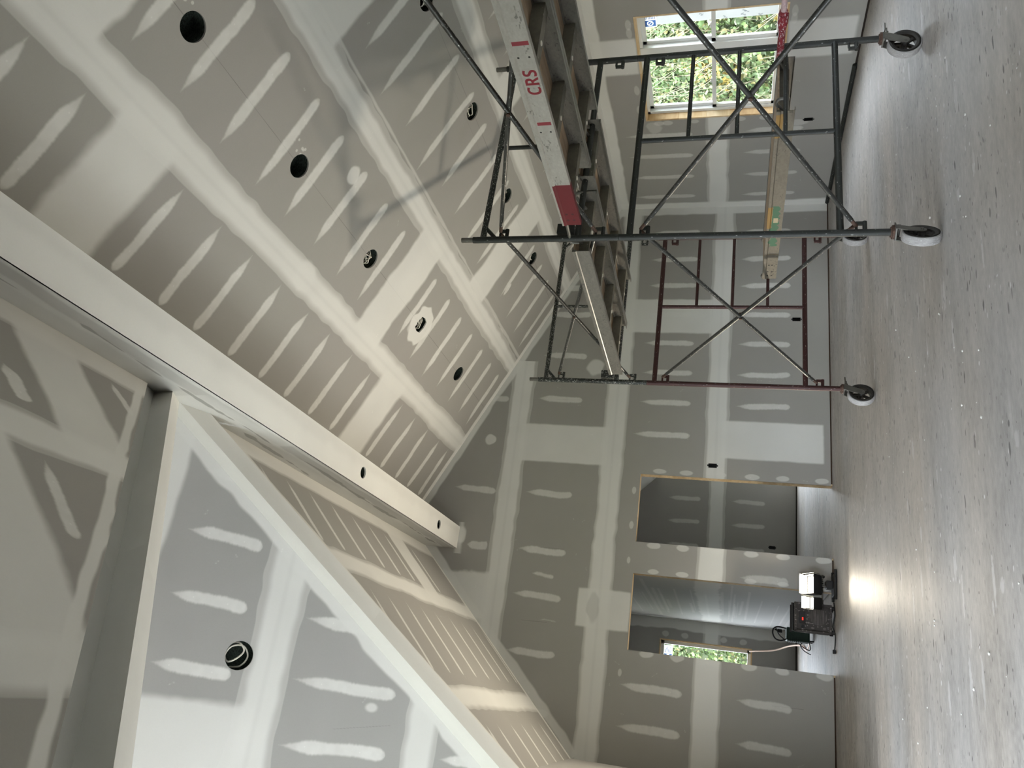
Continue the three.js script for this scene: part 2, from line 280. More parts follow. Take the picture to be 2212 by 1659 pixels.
// --- ridge beam wrapped in drywall, three light holes in its underside
{
  const B = new Board(0, 7.4, BY, 4.70, 240);
  B.line(0, BY + 0.1, 7.4, BY + 0.1, 0.24, { feather: 0.03, amp: 0.05, strength: 0.55 }); B.line(0, BY + 0.02, 7.4, BY + 0.02, 0.08, { feather: 0.02, amp: 0.03 });
  B.line(0, 4.6, 7.4, 4.6, 0.5, { feather: 0.02, amp: 0.03, strength: 0.75, off: 0.01 });
  B.line(3.9, 4.3, 4.9, 4.45, 0.35, { feather: 0.1, amp: 0.03, strength: 0.6 });
  B.bare(0.1, BY + 0.19, 3.6, BY + 0.17, 0.05); B.bare(3.9, BY + 0.2, 5.1, BY + 0.2, 0.03); B.bare(5.2, BY + 0.19, 5.95, BY + 0.15, 0.035); B.bare(6.2, BY + 0.21, 7.4, BY + 0.2, 0.04); B.bare(3.0, BY + 0.36, 4.2, BY + 0.3, 0.06);
  struct('trim_2', sheet([[0, BY + 0.0015], [ZEND, BY + 0.0015], [ZEND, 4.75], [0, 4.75]], [], (z, y) => V(BX0, y, z), V(1, 0, 0), 0.014, B), matte(B.tex()), 'left face of the drywall wrapped ridge beam');
  const U = { a0: 0, a1: 1, b0: 0, b1: 1 };
  struct('trim_2', sheet([[0, BX0], [ZEND, BX0], [ZEND, BX1], [0, BX1]], [0.714, 2.775, 6.72].map(z => hole(z, 1.575, 0.052)), (z, x) => V(x, BY, z), V(0, 1, 0), 0.014, U), MUD, 'underside of the drywall wrapped ridge beam');
  struct('trim_2', sheet([[0, BY + 0.0015], [ZEND, BY + 0.0015], [ZEND, 4.9], [0, 4.9]], [], (z, y) => V(BX1, y, z), V(-1, 0, 0), 0.014, U), MUD, 'right face of the drywall wrapped ridge beam');
}
// --- end wall with the two doorways
const D1 = [1.7155, 2.5088], D2 = [0.5428, 1.3595], DH = 2.09;
const BOXES = [[2.66, 1.28], [4.55, 0.375]];
{
  const B = new Board(-0.6, 6.2, 0, 4.9, 270);
  for (const x of [5.80, 5.40, 5.01, 4.20, 3.80, 3.41]) B.stroke(x, 2.17, x + 0.01, 1.56, 0.075, 0.8);
  B.stroke(4.6, 2.15, 4.6, 1.6, 0.075, 0.5); B.stroke(3.0, 2.22, 3.0, 1.55, 0.08, 0.8);
  for (const x of [5.80, 5.40, 5.01, 4.60, 4.20, 3.80, 3.40]) B.stroke(x, 1.05, x + 0.01, 0.44, 0.078, 0.8);
  for (const x of [5.4, 4.99, 4.59, 4.0, 3.41, 2.2, 1.52, 1.01, 0.39, -0.2]) B.stroke(x, 3.44, x - 0.01, 2.87, 0.085, 0.75);
  for (const x of [3.4, 2.2]) B.stroke(x, 4.35, x - 0.02, 3.81, 0.085, 0.7);
  B.stroke(1.51, 4.08, 1.51, 3.82, 0.1, 0.7);
  for (const x of [0.18, -0.22]) { B.stroke(x, 2.15, x - 0.01, 1.49, 0.09, 0.75); B.stroke(x, 0.95, x - 0.01, 0.41, 0.085, 0.75); }
  B.blob(2.83, 3.98, 0.07, 0.08); B.stroke(1.25, 3.25, 1.23, 2.98, 0.05, 0.65); B.stroke(0.75, 3.1, 0.74, 2.9, 0.02, 0.5); B.blob(1.62, 4.16, 0.12, 0.07, { feather: 0.4 });
  B.stroke(1.43, 0.95, 1.42, 0.45, 0.09, 0.6);
  B.line(-0.6, 1.25, D2[0], 1.25, 0.25, { feather: 0.02, amp: 0.02, thin: 0.02 }); B.line(D2[1], 1.25, D1[0], 1.25, 0.26, { feather: 0.015, amp: 0.03, thin: 0.03 }); B.line(D1[1], 1.25, 6.2, 1.25, 0.22, { feather: 0.02, amp: 0.02, thin: 0.03, ridge: 1 });
  B.line(-0.6, 2.44, 6.2, 2.44, 0.25, { feather: 0.03, amp: 0.03, thin: 0.02, ridge: 1 }); B.line(-0.6, 3.65, 3.9, 3.65, 0.24, { feather: 0.02, amp: 0.03, thin: 0.04, ridge: 1 });
  B.rect(2.75, 3.22, 0.08, 1.2, { feather: 0.03, amp: 0.01 }); B.rect(4.34, 4.82, 1.35, 2.38, { feather: 0.03, amp: 0.01 }); B.rect(2.58, 3.07, 2.5, 3.6, { feather: 0.03, amp: 0.01 }); B.rect(0.66, 1.2, 3.7, 4.4, { feather: 0.05, amp: 0.05 });
  B.rect(0.72, 1.15, 2.09, 2.69, { feather: 0.03, amp: 0.012, strength: 0.9 }); B.blob(0.95, 2.5, 0.17, 0.08, { strength: 0.2, dark: 0.16, feather: 0.3 });
  B.line(XR, YE, BX1, yR(BX1), 0.09, { feather: 0.02, amp: 0.03, off: 0.03, strength: 0.85 }); B.line(WL, yL(WL), BX0, yL(BX0), 0.12, { feather: 0.02, amp: 0.04, off: -0.04, strength: 0.8 });
  B.line(6.15, 0, 6.15, 2.64, 0.14, { feather: 0.02, amp: 0.02 }); B.line(BX0 - 0.05, BY - 0.03, BX1 + 0.05, BY - 0.03, 0.1, { feather: 0.03, amp: 0.05, strength: 0.7 });
  B.blob(3.85, 2.75, 0.12, 0.12, { feather: 0.3, strength: 0.7 });
  for (const y of [1.88, 1.56, 1.2, 0.84, 0.51, 0.1]) { B.blob(D1[1] + 0.045, y, 0.035, 0.08, { strength: 0.6 }); B.blob(D1[0] - 0.03, y, 0.04, 0.085, { strength: 0.6 }); B.blob(D2[1] + 0.035, y, 0.03, 0.07, { strength: 0.6 }); B.blob(D2[0] - 0.02, y, 0.045, 0.085, { strength: 0.6 }); }
  for (const x of [1.5, 0.3, 2.3, 1.9]) B.blob(x, 2.15, 0.05, 0.025, { strength: 0.55 });
  for (let i = 0; i < 60; i++) B.scuff(rr(-0.5, 6), rr(0.1, 4), rr(0.02, 0.1), rr(0, 3.14), 0.007, 0.4);
  for (const [x, y] of [[0.18, 0.6], [1.55, 3.2], [0.72, 3.3], [3.4, 3.2]]) B.pencil(x, y, x + 0.004, y - 0.3, 0.003, 0.3);
  const poly = [[WL, 0.016], [D2[0], 0.016], [D2[0], DH], [D2[1], DH], [D2[1], 0.016], [D1[0], 0.016], [D1[0], DH], [D1[1], DH], [D1[1], 0.016], [XR, 0.016], [XR, YE], [1.71, yR(1.71)], [BX0, yL(BX0)], [WL, yL(WL)]];
  struct('wall_back', sheet(poly, BOXES.map(([x, y]) => rhole(x - 0.026, x + 0.026, y - 0.047, y + 0.047)), (x, y) => V(x, y, 0), V(0, 0, -1), 0.013, B), matte(B.tex()));
  // studs inside and the far skin
  const P2 = [[BAY, 0], [D2[0] - 0.02, 0], [D2[0] - 0.02, DH + 0.02], [D2[1] + 0.02, DH + 0.02], [D2[1] + 0.02, 0], [D1[0] - 0.02, 0], [D1[0] - 0.02, DH + 0.02], [D1[1] + 0.02, DH + 0.02], [D1[1] + 0.02, 0], [6.4, 0], [6.4, 3.0], [1.71, 5.4], [BAY, 5.4]];
  struct('wall_back', sheet(P2, BOXES.map(([x, y]) => rhole(x - 0.03, x + 0.03, y - 0.05, y + 0.05)), (x, y) => V(x, y, -0.014), V(0, 0, -1), 0.1, { a0: 0, a1: 1, b0: 0, b1: 1 }), plain(0x3a342c, 0.9), 'rough framing behind the end wall drywall');
}
// --- wood textures
function woodTex(w, h, base, dark, knots = 0, fine = 60) {
  const d = new Uint8Array(w * h * 4), s = Math.floor(rnd() * 1e4);
  for (let j = 0; j < h; j++) for (let i = 0; i < w; i++) {
    const u = i / w, v = j / h; let g = 0.5 * fbm(u * 3, v * fine, s) + 0.5 * fbm(u * 8, v * fine * 3, s + 7);
    for (let k = 0; k < knots; k++) { const r = Math.hypot((u - hash(k, 1, s)) * 5, (v - hash(k, 2, s)) * 1.2); g += 0.5 * Math.exp(-r * r * 260); }
    for (let q = 0; q < 3; q++) d[(j * w + i) * 4 + q] = enc(base[q] + (dark[q] - base[q]) * ss(0.25, 0.85, g)); d[(j * w + i) * 4 + 3] = 255;
  }
  const t = new THREE.DataTexture(d, w, h); t.colorSpace = THREE.SRGBColorSpace; t.magFilter = THREE.LinearFilter; t.minFilter = THREE.LinearMipmapLinearFilter; t.generateMipmaps = true; t.wrapS = t.wrapT = THREE.RepeatWrapping; t.needsUpdate = true; return t;
}
const PINE = [0, 1, 2].map(i => matte(woodTex(256, 128, [[0.66, 0.49, 0.28], [0.58, 0.40, 0.21], [0.71, 0.56, 0.36]][i], [[0.52, 0.34, 0.16], [0.44, 0.27, 0.12], [0.58, 0.41, 0.22]][i], 2, 14), { roughness: 0.65 }));
const STUD = matte(woodTex(256, 128, [0.55, 0.42, 0.26], [0.36, 0.25, 0.13], 3, 10), { roughness: 0.8 });
const PLY = matte(woodTex(512, 256, [0.40, 0.30, 0.20], [0.27, 0.19, 0.12], 2, 16), { roughness: 0.85 });
// doorways lined with rough pine
function door(n, x0, x1) {
  const g = new THREE.Group(); g.name = 'door_' + n; scene.add(g); g.userData.kind = 'structure';
  obj('jamb', rbx(x0 - 0.02, x0 + 0.0, 0, DH, -0.116, -0.002, 0.002), STUD, g); obj('jamb', rbx(x1, x1 + 0.02, 0, DH, -0.116, -0.002, 0.002), STUD, g); obj('head_jamb', rbx(x0 - 0.02, x1 + 0.02, DH, DH + 0.02, -0.116, -0.002, 0.002), STUD, g);
  return g;
}
door(1, ...D1); door(2, ...D2);
// --- right wall with the twin window
const W1 = { z0: 1.715, z1: 3.2, y0: 0.69, y1: 2.14 };
{
  const B = new Board(0, 7.4, 0, 2.65, 230);
  for (const z of [0.26, 0.67, 1.08, 1.46]) { B.stroke(z, 2.42, z, 1.63, 0.08, 0.6); B.stroke(z, 1.07, z, 0.42, 0.08, 0.6); }
  for (const z of [3.5, 3.9, 4.3, 4.7, 5.1, 5.5]) { B.stroke(z, 2.42, z, 1.63, 0.08, 0.6); B.stroke(z, 1.07, z, 0.42, 0.08, 0.6); }
  B.line(0, 1.35, W1.z0, 1.35, 0.22, { feather: 0.02, thin: 0.03, amp: 0.02 }); B.line(W1.z1, 1.35, 7.4, 1.35, 0.22, { feather: 0.02, thin: 0.03, amp: 0.02 });
  B.line(0.05, 0, 0.05, 2.64, 0.13, { feather: 0.015, amp: 0.02, thin: 0.02 }); B.line(0, 2.58, 7.4, 2.58, 0.15, { feather: 0.02, amp: 0.02 });
  B.rect(2.44, 2.94, W1.y1, 2.6, { feather: 0.04, amp: 0.01 }); B.rect(2.5, 2.98, 0.06, W1.y0, { feather: 0.04, amp: 0.01, strength: 0.7 });
  for (const y of [0.85, 1.1, 1.6, 1.9, 2.0]) B.blob(W1.z0 - 0.05, y, 0.04, 0.06, { strength: 0.45 });
  for (const z of [1.9, 2.2, 3.0, 3.1]) { B.blob(z, W1.y1 + 0.06, 0.08, 0.035, { strength: 0.4 }); B.blob(z, W1.y0 - 0.05, 0.07, 0.03, { strength: 0.3 }); }
  B.blob(1.6, 2.06, 0.1, 0.1, { strength: 0.35 }); B.blob(1.55, 0.5, 0.06, 0.12, { strength: 0.4 });
  for (let i = 0; i < 14; i++) B.scuff(rr(0.1, 3.6), rr(0.1, 2.4), rr(0.02, 0.08), rr(0, 3), 0.007, 0.35);
  const win2 = [5.9, 7.4, 0.69, 2.14];
  const H = [rhole(W1.z0, W1.z1, W1.y0, W1.y1), rhole(...win2), rhole(1.565, 1.617, 0.335, 0.43)];
  struct('wall_right', sheet([[0, 0.02], [ZEND, 0.02], [ZEND, YE], [0, YE]], H, (z, y) => V(XR, y, z), V(1, 0, 0), 0.013, B), matte(B.tex()));
  struct('wall_right', sheet([[-4.7, 0], [ZEND + 0.2, 0], [ZEND + 0.2, 3.0], [-4.7, 3.0]], [rhole(-4.35, -3.2, 0.3, 2.2), rhole(W1.z0, W1.z1, W1.y0, W1.y1), rhole(...win2), rhole(1.56, 1.62, 0.33, 0.435)], (z, y) => V(XR + 0.014, y, z), V(1, 0, 0), 0.14, { a0: 0, a1: 1, b0: 0, b1: 1 }), plain(0x3a342c, 0.9), 'rough framing and sheathing of the right wall');
}
const VINYL = plain(0xdedfdc, 0.45), GLASS = new THREE.MeshPhysicalMaterial({ color: 0xffffff, roughness: 0, transmission: 1, thickness: 0, ior: 1.45 });
const DARKGAP = plain(0x14110e, 0.95);
function lineTex(w, h, draw) { const c = document.createElement('canvas'); c.width = w; c.height = h; draw(c.getContext('2d'), w, h); const t = new THREE.CanvasTexture(c); t.colorSpace = THREE.SRGBColorSpace; return t; }
const stickerTex = lineTex(256, 160, (x, w, h) => {
  x.fillStyle = '#eef0f0'; x.fillRect(0, 0, w, h);
  x.fillStyle = '#3c5a8c'; x.fillRect(8, 10, 96, 140); x.strokeStyle = '#f2f4f6'; x.lineWidth = 14; x.beginPath(); x.arc(56, 80, 34, 0, 6.3); x.stroke(); x.lineWidth = 9; x.beginPath(); x.moveTo(30, 56); x.lineTo(82, 104); x.stroke();
  x.fillStyle = '#44567c'; for (let i = 0; i < 7; i++) x.fillRect(122, 18 + i * 19, 60 + 50 * ((i * 7) % 3) / 2, 9);
});
// double-hung twin window, built along z from z0 to z1 on plane x
{
  const g = new THREE.Group(); g.name = 'window_1'; g.userData.kind = 'structure'; scene.add(g);
  const { z0, z1, y0, y1 } = W1, X = XR;
  // pine extension jambs: far side glued up from short blocks
  let y = y0, k = 0; for (const h of [0.22, 0.31, 0.25, 0.3, 0.37]) { const e = Math.min(y1, y + h); obj('jamb_block', rbx(X - 0.003, X + 0.095, y, e - 0.0008, z0 - 0.001, z0 + 0.018, 0.001), PINE[k++ % 3], g); y = e; }
  y = y0; for (const h of [0.4, 0.25, 0.35, 0.45]) { const e = Math.min(y1, y + h); obj('jamb_block', rbx(X - 0.003, X + 0.095, y, e - 0.0008, z1 - 0.018, z1 + 0.001, 0.001), PINE[k++ % 3], g); y = e; }
  let z = z0 + 0.018; for (const h of [0.3, 0.42, 0.28, 0.5]) { const e = Math.min(z1 - 0.018, z + h); obj('head_block', rbx(X - 0.003, X + 0.095, y1 - 0.018, y1, z, e - 0.0008, 0.001), PINE[k % 3], g); obj('sill_block', rbx(X - 0.003, X + 0.095, y0, y0 + 0.018, z, e - 0.0008, 0.001), PINE[++k % 3], g); z = e; }
  for (const [a, b] of [[z0 - 0.008, z0], [z1, z1 + 0.008]]) obj('shim_gap', bx(X + 0.001, X + 0.05, y0, y1, a, b), DARKGAP, g);
  const zi0 = z0 + 0.018, zi1 = z1 - 0.018, yi0 = y0 + 0.018, yi1 = y1 - 0.018, zm = 2.66;
  const fr = [bx(X + 0.085, X + 0.16, yi0, yi0 + 0.035, zi0, zi1), bx(X + 0.085, X + 0.16, yi1 - 0.03, yi1, zi0, zi1), bx(X + 0.085, X + 0.16, yi0, yi1, zi0, zi0 + 0.035), bx(X + 0.085, X + 0.16, yi0, yi1, zi1 - 0.035, zi1), bx(X + 0.075, X + 0.16, yi0, yi1, zm - 0.055, zm + 0.055)];
  obj('window_frame', fr, VINYL, g);
  for (const [a, b] of [[zi0 + 0.035, zm - 0.055], [zm + 0.055, zi1 - 0.035]]) {
    const ym = 1.385;
    for (const [c, d, o] of [[yi0 + 0.035, ym + 0.02, 0], [ym - 0.02, yi1 - 0.03, 0.03]]) {
      const x0 = X + 0.1 + o, s = obj('sash', [bx(x0, x0 + 0.028, c, c + 0.042, a, b), bx(x0, x0 + 0.028, d - 0.04, d, a, b), bx(x0, x0 + 0.028, c, d, a, a + 0.04), bx(x0, x0 + 0.028, c, d, b - 0.04, b)], VINYL, g);
      obj('pane', bx(x0 + 0.012, x0 + 0.016, c + 0.035, d - 0.035, a + 0.035, b - 0.035), GLASS, s);
    }
    obj('sash_lock', rbx(X + 0.085, X + 0.1, ym + 0.018, ym + 0.034, (a + b) / 2 - 0.03, (a + b) / 2 + 0.03, 0.004), VINYL, g);
  }
  const s = obj('sticker', new THREE.PlaneGeometry(0.2, 0.125), new THREE.MeshPhysicalMaterial({ map: stickerTex, roughness: 0.9, transmission: 0.45, thickness: 0, side: THREE.DoubleSide }), g); s.rotation.y = -Math.PI / 2; s.position.set(X + 0.138, 2.0, 3.03); s.userData.label = 'white and blue maker sticker on the glass';
}
function plainWindow(n, axis, P, a0, a1, y0, y1) {            // simple unit: axis 'x' = lies in a plane of constant x = P
  const g = new THREE.Group(); g.name = 'window_' + n; g.userData.kind = 'structure'; scene.add(g);
  const b = (u0, u1, v0, v1, d0, d1) => axis === 'x' ? bx(P + d0, P + d1, v0, v1, u0, u1) : bx(u0, u1, v0, v1, P + d0, P + d1);
  obj('jamb', [b(a0, a1, y0, y0 + 0.02, -0.08, 0.08), b(a0, a1, y1 - 0.02, y1, -0.08, 0.08), b(a0, a0 + 0.02, y0, y1, -0.08, 0.08), b(a1 - 0.02, a1, y0, y1, -0.08, 0.08)], PINE[0], g);
  const am = (a0 + a1) / 2;
  obj('window_frame', [b(a0 + 0.02, a1 - 0.02, y0 + 0.02, y0 + 0.07, -0.03, 0.03), b(a0 + 0.02, a1 - 0.02, y1 - 0.07, y1 - 0.02, -0.03, 0.03), b(a0 + 0.02, a0 + 0.07, y0, y1, -0.03, 0.03), b(a1 - 0.07, a1 - 0.02, y0, y1, -0.03, 0.03), b(am - 0.03, am + 0.03, y0, y1, -0.03, 0.03)], VINYL, g);
  obj('pane', b(a0 + 0.07, am - 0.03, y0 + 0.07, y1 - 0.07, -0.002, 0.002), GLASS, g); obj('pane', b(am + 0.03, a1 - 0.07, y0 + 0.07, y1 - 0.07, -0.002, 0.002), GLASS, g);
  return g;
}
plainWindow(8, 'x', XR + 0.08, -4.35, -3.2, 0.3, 2.2);  // unseen window, added to brighten the room beyond the right doorway
plainWindow(2, 'x', XR + 0.08, 5.9, 7.4, 0.69, 2.14);

// --- walls outside the picture: left side wall, bay, wall behind the camera
{
  const U = { a0: 0, a1: 1, b0: 0, b1: 1 }, W = matte(null, { color: new THREE.Color(0.45, 0.435, 0.41) });
  struct('wall_left', bx(WL - 0.12, WL, 0, 2.66, 0, 2.42), W); struct('wall_left', bx(WL - 0.12, WL, 0, 2.66, 7.12, ZEND), W);
  struct('wall_left', bx(BAY, WL - 0.12, 0, 2.62, 2.4, 2.5), W, 'far side wall of the bay'); const so = [-3.1, -0.85, 0.3, 2.4]; struct('wall_left', sheet([[BAY, 0], [WL - 0.12, 0], [WL - 0.12, 2.62], [BAY, 2.62]], [rhole(...so)], (x, y) => V(x, y, 7.03), V(0, 0, 1), 0.1, U), W, 'near side wall of the bay'); plainWindow(7, 'z', 7.08, ...so);  // this bay side window is unseen, added to brighten the far cross slope
  const open = [2.65, 6.9, 0.3, 2.45];
  struct('wall_left', sheet([[2.4, 0], [7.13, 0], [7.13, 2.6], [ZM, 5.0], [2.4, 2.6]], [rhole(...open)], (z, y) => V(BAY, y, z), V(-1, 0, 0), 0.15, U), W, 'gable end of the bay');
  plainWindow(3, 'x', BAY - 0.08, ...open);
  const fo = [2.4, 3.7, 0.7, 2.0];
  struct('wall_front', sheet([[WL - 0.1, 0], [XR, 0], [XR, YE], [1.71, 4.95], [BX0, 4.7], [WL - 0.1, 2.6]], [rhole(...fo)], (x, y) => V(x, y, ZEND), V(0, 0, 1), 0.15, U), W);
  plainWindow(4, 'z', ZEND + 0.08, ...fo);
}
// --- roof deck over the drywall
{
  const R = plain(0x4d5a4e, 0.95), U = { a0: 0, a1: 1, b0: 0, b1: 1 }, up = (f, d) => (a, b) => f(a, b).add(V(0, d, 0)), z2 = 2 * ZM;
  struct('roof', sheet([[-4.8, 1.6], [ZEND + 0.3, 1.6], [ZEND + 0.3, 6.7], [-4.8, 6.7]], [], up((z, x) => V(x, yR(x), z), 0.34), V(SR, 1, 0).normalize(), 0.05, U), R);
  for (const p of [[[-4.8, 1.75], [4.40, 1.46], [4.40 - 2.06, WL], [-4.8, WL - 0.3]], [[5.13, 1.46], [ZEND + 0.3, 1.75], [ZEND + 0.3, WL - 0.3], [5.13 + 2.06, WL]]]) struct('roof', sheet(p, [], up((z, x) => V(x, yL(x), z), 0.36), V(-SL, 1, 0).normalize(), 0.05, U), R);
  for (const k of [0, 1]) { const Z = z => k ? z2 - z : z; struct('roof', sheet([[1.4, Z(ZM)], [BAY - 0.3, Z(ZM)], [BAY - 0.3, Z(2.1)], [-0.80, Z(2.5)]], [], up((x, z) => V(x, yX(z), z), 0.36), V(0, 1, k ? 0.962 : -0.962).normalize(), 0.05, U), R); }
}
// --- floor: dusty sheet subfloor
{
  const N = 2048, S = 4, d = new Uint8Array(N * N * 4), s = 91, P = N / S;
  const acc = new Float32Array(N * N), lite = new Float32Array(N * N);
  const mark = (x, y, lx, ly, v, A) => { for (let j = Math.floor((y - ly) * P); j <= (y + ly) * P; j++) for (let i = Math.floor((x - lx) * P); i <= (x + lx) * P; i++) { const q = Math.hypot((i / P - x) / lx, (j / P - y) / ly) + 0.5 * (vn(i / P * 60, j / P * 60, s + 4) - 0.5); const k = ((j % N + N) % N) * N + ((i % N + N) % N); A[k] = Math.max(A[k], v * (1 - ss(0.6, 1.05, q))); } };
  for (let i = 0; i < 1500; i++) mark(rr(0, S), rr(0, S), rr(0.005, 0.02), rr(0.003, 0.006), rr(0.3, 0.9), acc);
  for (let i = 0; i < 150; i++) mark(rr(0, S), rr(0, S), rr(0.016, 0.045), rr(0.006, 0.012), rr(0.5, 0.9), acc);
  for (let i = 0; i < 260; i++) mark(rr(0, S), rr(0, S), rr(0.005, 0.018), rr(0.003, 0.009), rr(0.4, 1), lite);
  for (let i = 0; i < 80; i++) mark(rr(0, S), rr(0, S), rr(0.03, 0.13), rr(0.01, 0.03), rr(0.15, 0.45), lite);
  for (let j = 0; j < N; j++) for (let i = 0; i < N; i++) {
    const x = i / P, y = j / P, k = j * N + i, w = (a, b, q) => { const fx = x / S; return vn(x * a, y * b, q) * (1 - fx) + vn((x - S) * a, y * b, q) * fx; };
    const n = 0.58 + 0.28 * w(0.9, 3.4, s) + 0.22 * w(3.2, 11, s + 1) + 0.20 * w(13, 34, s + 2) + 0.22 * w(42, 84, s + 3) + 0.12 * (hash(i, j, s) - 0.5), warm = w(0.7, 2, s + 6);
    const b = [0.345 + 0.03 * warm, 0.335, 0.325 - 0.035 * warm], L = lite[k], D = 1 - acc[k] * 0.8;
    for (let q = 0; q < 3; q++) d[k * 4 + q] = enc((b[q] * n * (1 - L) + 0.66 * L) * D); d[k * 4 + 3] = 255;
  }
  const t = new THREE.DataTexture(d, N, N); t.colorSpace = THREE.SRGBColorSpace; t.magFilter = THREE.LinearFilter; t.minFilter = THREE.LinearMipmapLinearFilter; t.generateMipmaps = true; t.wrapS = t.wrapT = THREE.RepeatWrapping; t.repeat.set(1 / S, 1 / S); t.needsUpdate = true;
  struct('floor', bx(BAY, 6.36, -0.15, 0, -4.7, ZEND + 0.15), matte(t, { roughness: 0.6 }));
}
// --- rooms beyond the doorways
{
  const B = new Board(-0.2, 3.9, 0, 2.65, 160);
  for (const x of [-0.1, 0.4, 2.2, 2.6, 3.0, 3.4]) { B.stroke(x, 2.1, x, 1.55, 0.08, 0.6); B.stroke(x, 1.05, x, 0.5, 0.08, 0.6); }
  B.line(-0.2, 1.28, 3.9, 1.28, 0.22, { feather: 0.02, thin: 0.04 }); B.line(1.34, 0, 1.34, 2.65, 0.25, { feather: 0.02, amp: 0.05, strength: 0.8 });
  for (const y of [0.8, 1.1, 1.7, 2.0]) B.blob(1.14, y, 0.05, 0.06, { strength: 0.5 });
  const m = matte(B.tex()), Z = -4.5;
  const wo = [-0.75, 1.06, 0.66, 2.09], wo2 = [3.8, 6.0, 0.1, 2.25];
  struct('wall_back', sheet([[BAY, 0.02], [XR, 0.02], [XR, 2.7], [BAY, 2.7]], [rhole(...wo), rhole(...wo2), rhole(2.65, 2.702, 0.335, 0.43)], (x, y) => V(x, y, Z), V(0, 0, -1), 0.014, B), m, 'far wall of the rooms beyond the doorways');
  struct('wall_back', sheet([[BAY - 0.2, 0], [6.4, 0], [6.4, 5.6], [BAY - 0.2, 5.6]], [rhole(...wo), rhole(...wo2), rhole(2.64, 2.71, 0.33, 0.435)], (x, y) => V(x, y, Z - 0.015), V(0, 0, -1), 0.14, { a0: 0, a1: 1, b0: 0, b1: 1 }), plain(0x3a342c, 0.9), 'rough framing of the outer back wall');
  const w5 = plainWindow(5, 'z', Z - 0.08, ...wo); plainWindow(6, 'z', Z - 0.08, ...wo2);
  const s = obj('sticker', new THREE.PlaneGeometry(0.22, 0.137), new THREE.MeshPhysicalMaterial({ map: stickerTex, roughness: 0.9, transmission: 0.45, thickness: 0, side: THREE.DoubleSide }), w5); s.rotation.z = Math.PI / 2 * 0; s.position.set(0.86, 1.95, Z - 0.07); s.userData.label = 'white and blue maker sticker on the glass';
  // partition between the two rooms
  const Q = new Board(-4.5, -0.1, 0, 2.7, 140);
  Q.line(-4.5, 1.3, -0.1, 1.3, 0.3, { feather: 0.03, strength: 0.5, amp: 0.05 }); Q.line(-4.45, 0, -4.45, 2.7, 0.2, { feather: 0.03 }); for (let i = 0; i < 26; i++) { const y = rr(0.2, 2.4); Q.line(rr(-4.3, -3), y, rr(-2.5, -0.3), y + rr(-0.02, 0.02), rr(0.01, 0.05), { strength: 0.25, feather: 0.01, amp: 0.005 }); }
  const qm = matte(Q.tex([0.37, 0.365, 0.35]));
  struct('wall_left', sheet([[-4.5, 0.02], [-0.115, 0.02], [-0.115, 2.7], [-4.5, 2.7]], [], (z, y) => V(1.385, y, z), V(1, 0, 0), 0.11, Q), qm, 'partition between the two rooms beyond');
  struct('wall_left', bx(BAY - 0.15, BAY, 0, 5, -4.6, 2.4), matte(null, { color: new THREE.Color(0.4, 0.39, 0.37) }), 'outer left wall');
  struct('ceiling', bx(BAY, 3.45, 2.6, 2.65, -4.5, -0.115), MUD, 'flat ceiling of the rooms beyond');
  struct('ceiling', quad(V(3.45, 2.6, -4.5), V(3.45, 2.6, -0.115), V(3.76, 2.29, -0.115), V(3.76, 2.29, -4.5)), MUD, 'sloped ceiling of the room beyond');
  struct('ceiling', bx(3.76, 6.3, 2.29, 2.34, -4.5, -0.115), MUD, 'lower flat ceiling of the room beyond');
  BOXES.push([2.676, 0.382, Z], [1.591, 0.382, 'R']);
}
// dark sill plates seen in the gap under the boards
struct('baseboard_back', [bx(WL, D2[0] - 0.02, 0.001, 0.03, -0.02, -0.006), bx(D2[1] + 0.02, D1[0] - 0.02, 0.001, 0.03, -0.02, -0.006), bx(D1[1] + 0.02, XR, 0.001, 0.03, -0.02, -0.006)], plain(0x3b2a1d, 0.9));
struct('baseboard_right', bx(XR + 0.005, XR + 0.016, 0.001, 0.04, 0, ZEND), plain(0x241a13, 0.9));

// ---------------------------------------------------------------- electrical boxes in the walls
const BLACK = plain(0x0d0d0e, 0.6);
BOXES.forEach(([x, y, w], i) => {
  const lab = ['black switch box cut into the wall beside the right doorway', 'black outlet box low in the end wall behind the scaffold', 'black outlet box low in the wall of the room beyond the right doorway', 'black outlet box low in the right wall under the window corner'][i];
  const t = thing('outlet_box', lab, 'outlet', w === 'R' ? [XR + 0.001, y, x] : [x, y, (w || 0) - 0.001]); if (w === 'R') t.rotation.y = -Math.PI / 2;
  obj('box', [bx(-0.026, 0.026, -0.047, 0.047, -0.055, -0.05), bx(-0.026, -0.023, -0.047, 0.047, -0.055, -0.002), bx(0.023, 0.026, -0.047, 0.047, -0.055, -0.002), bx(-0.026, 0.026, 0.044, 0.047, -0.055, -0.002), bx(-0.026, 0.026, -0.047, -0.044, -0.055, -0.002)], BLACK, t);
  obj('mounting_tab', rbx(-0.01, 0.01, 0.047, 0.06, -0.004, 0.002, 0.001), BLACK, t); obj('mounting_tab', rbx(-0.01, 0.01, -0.06, -0.047, -0.004, 0.002, 0.001), BLACK, t);
});
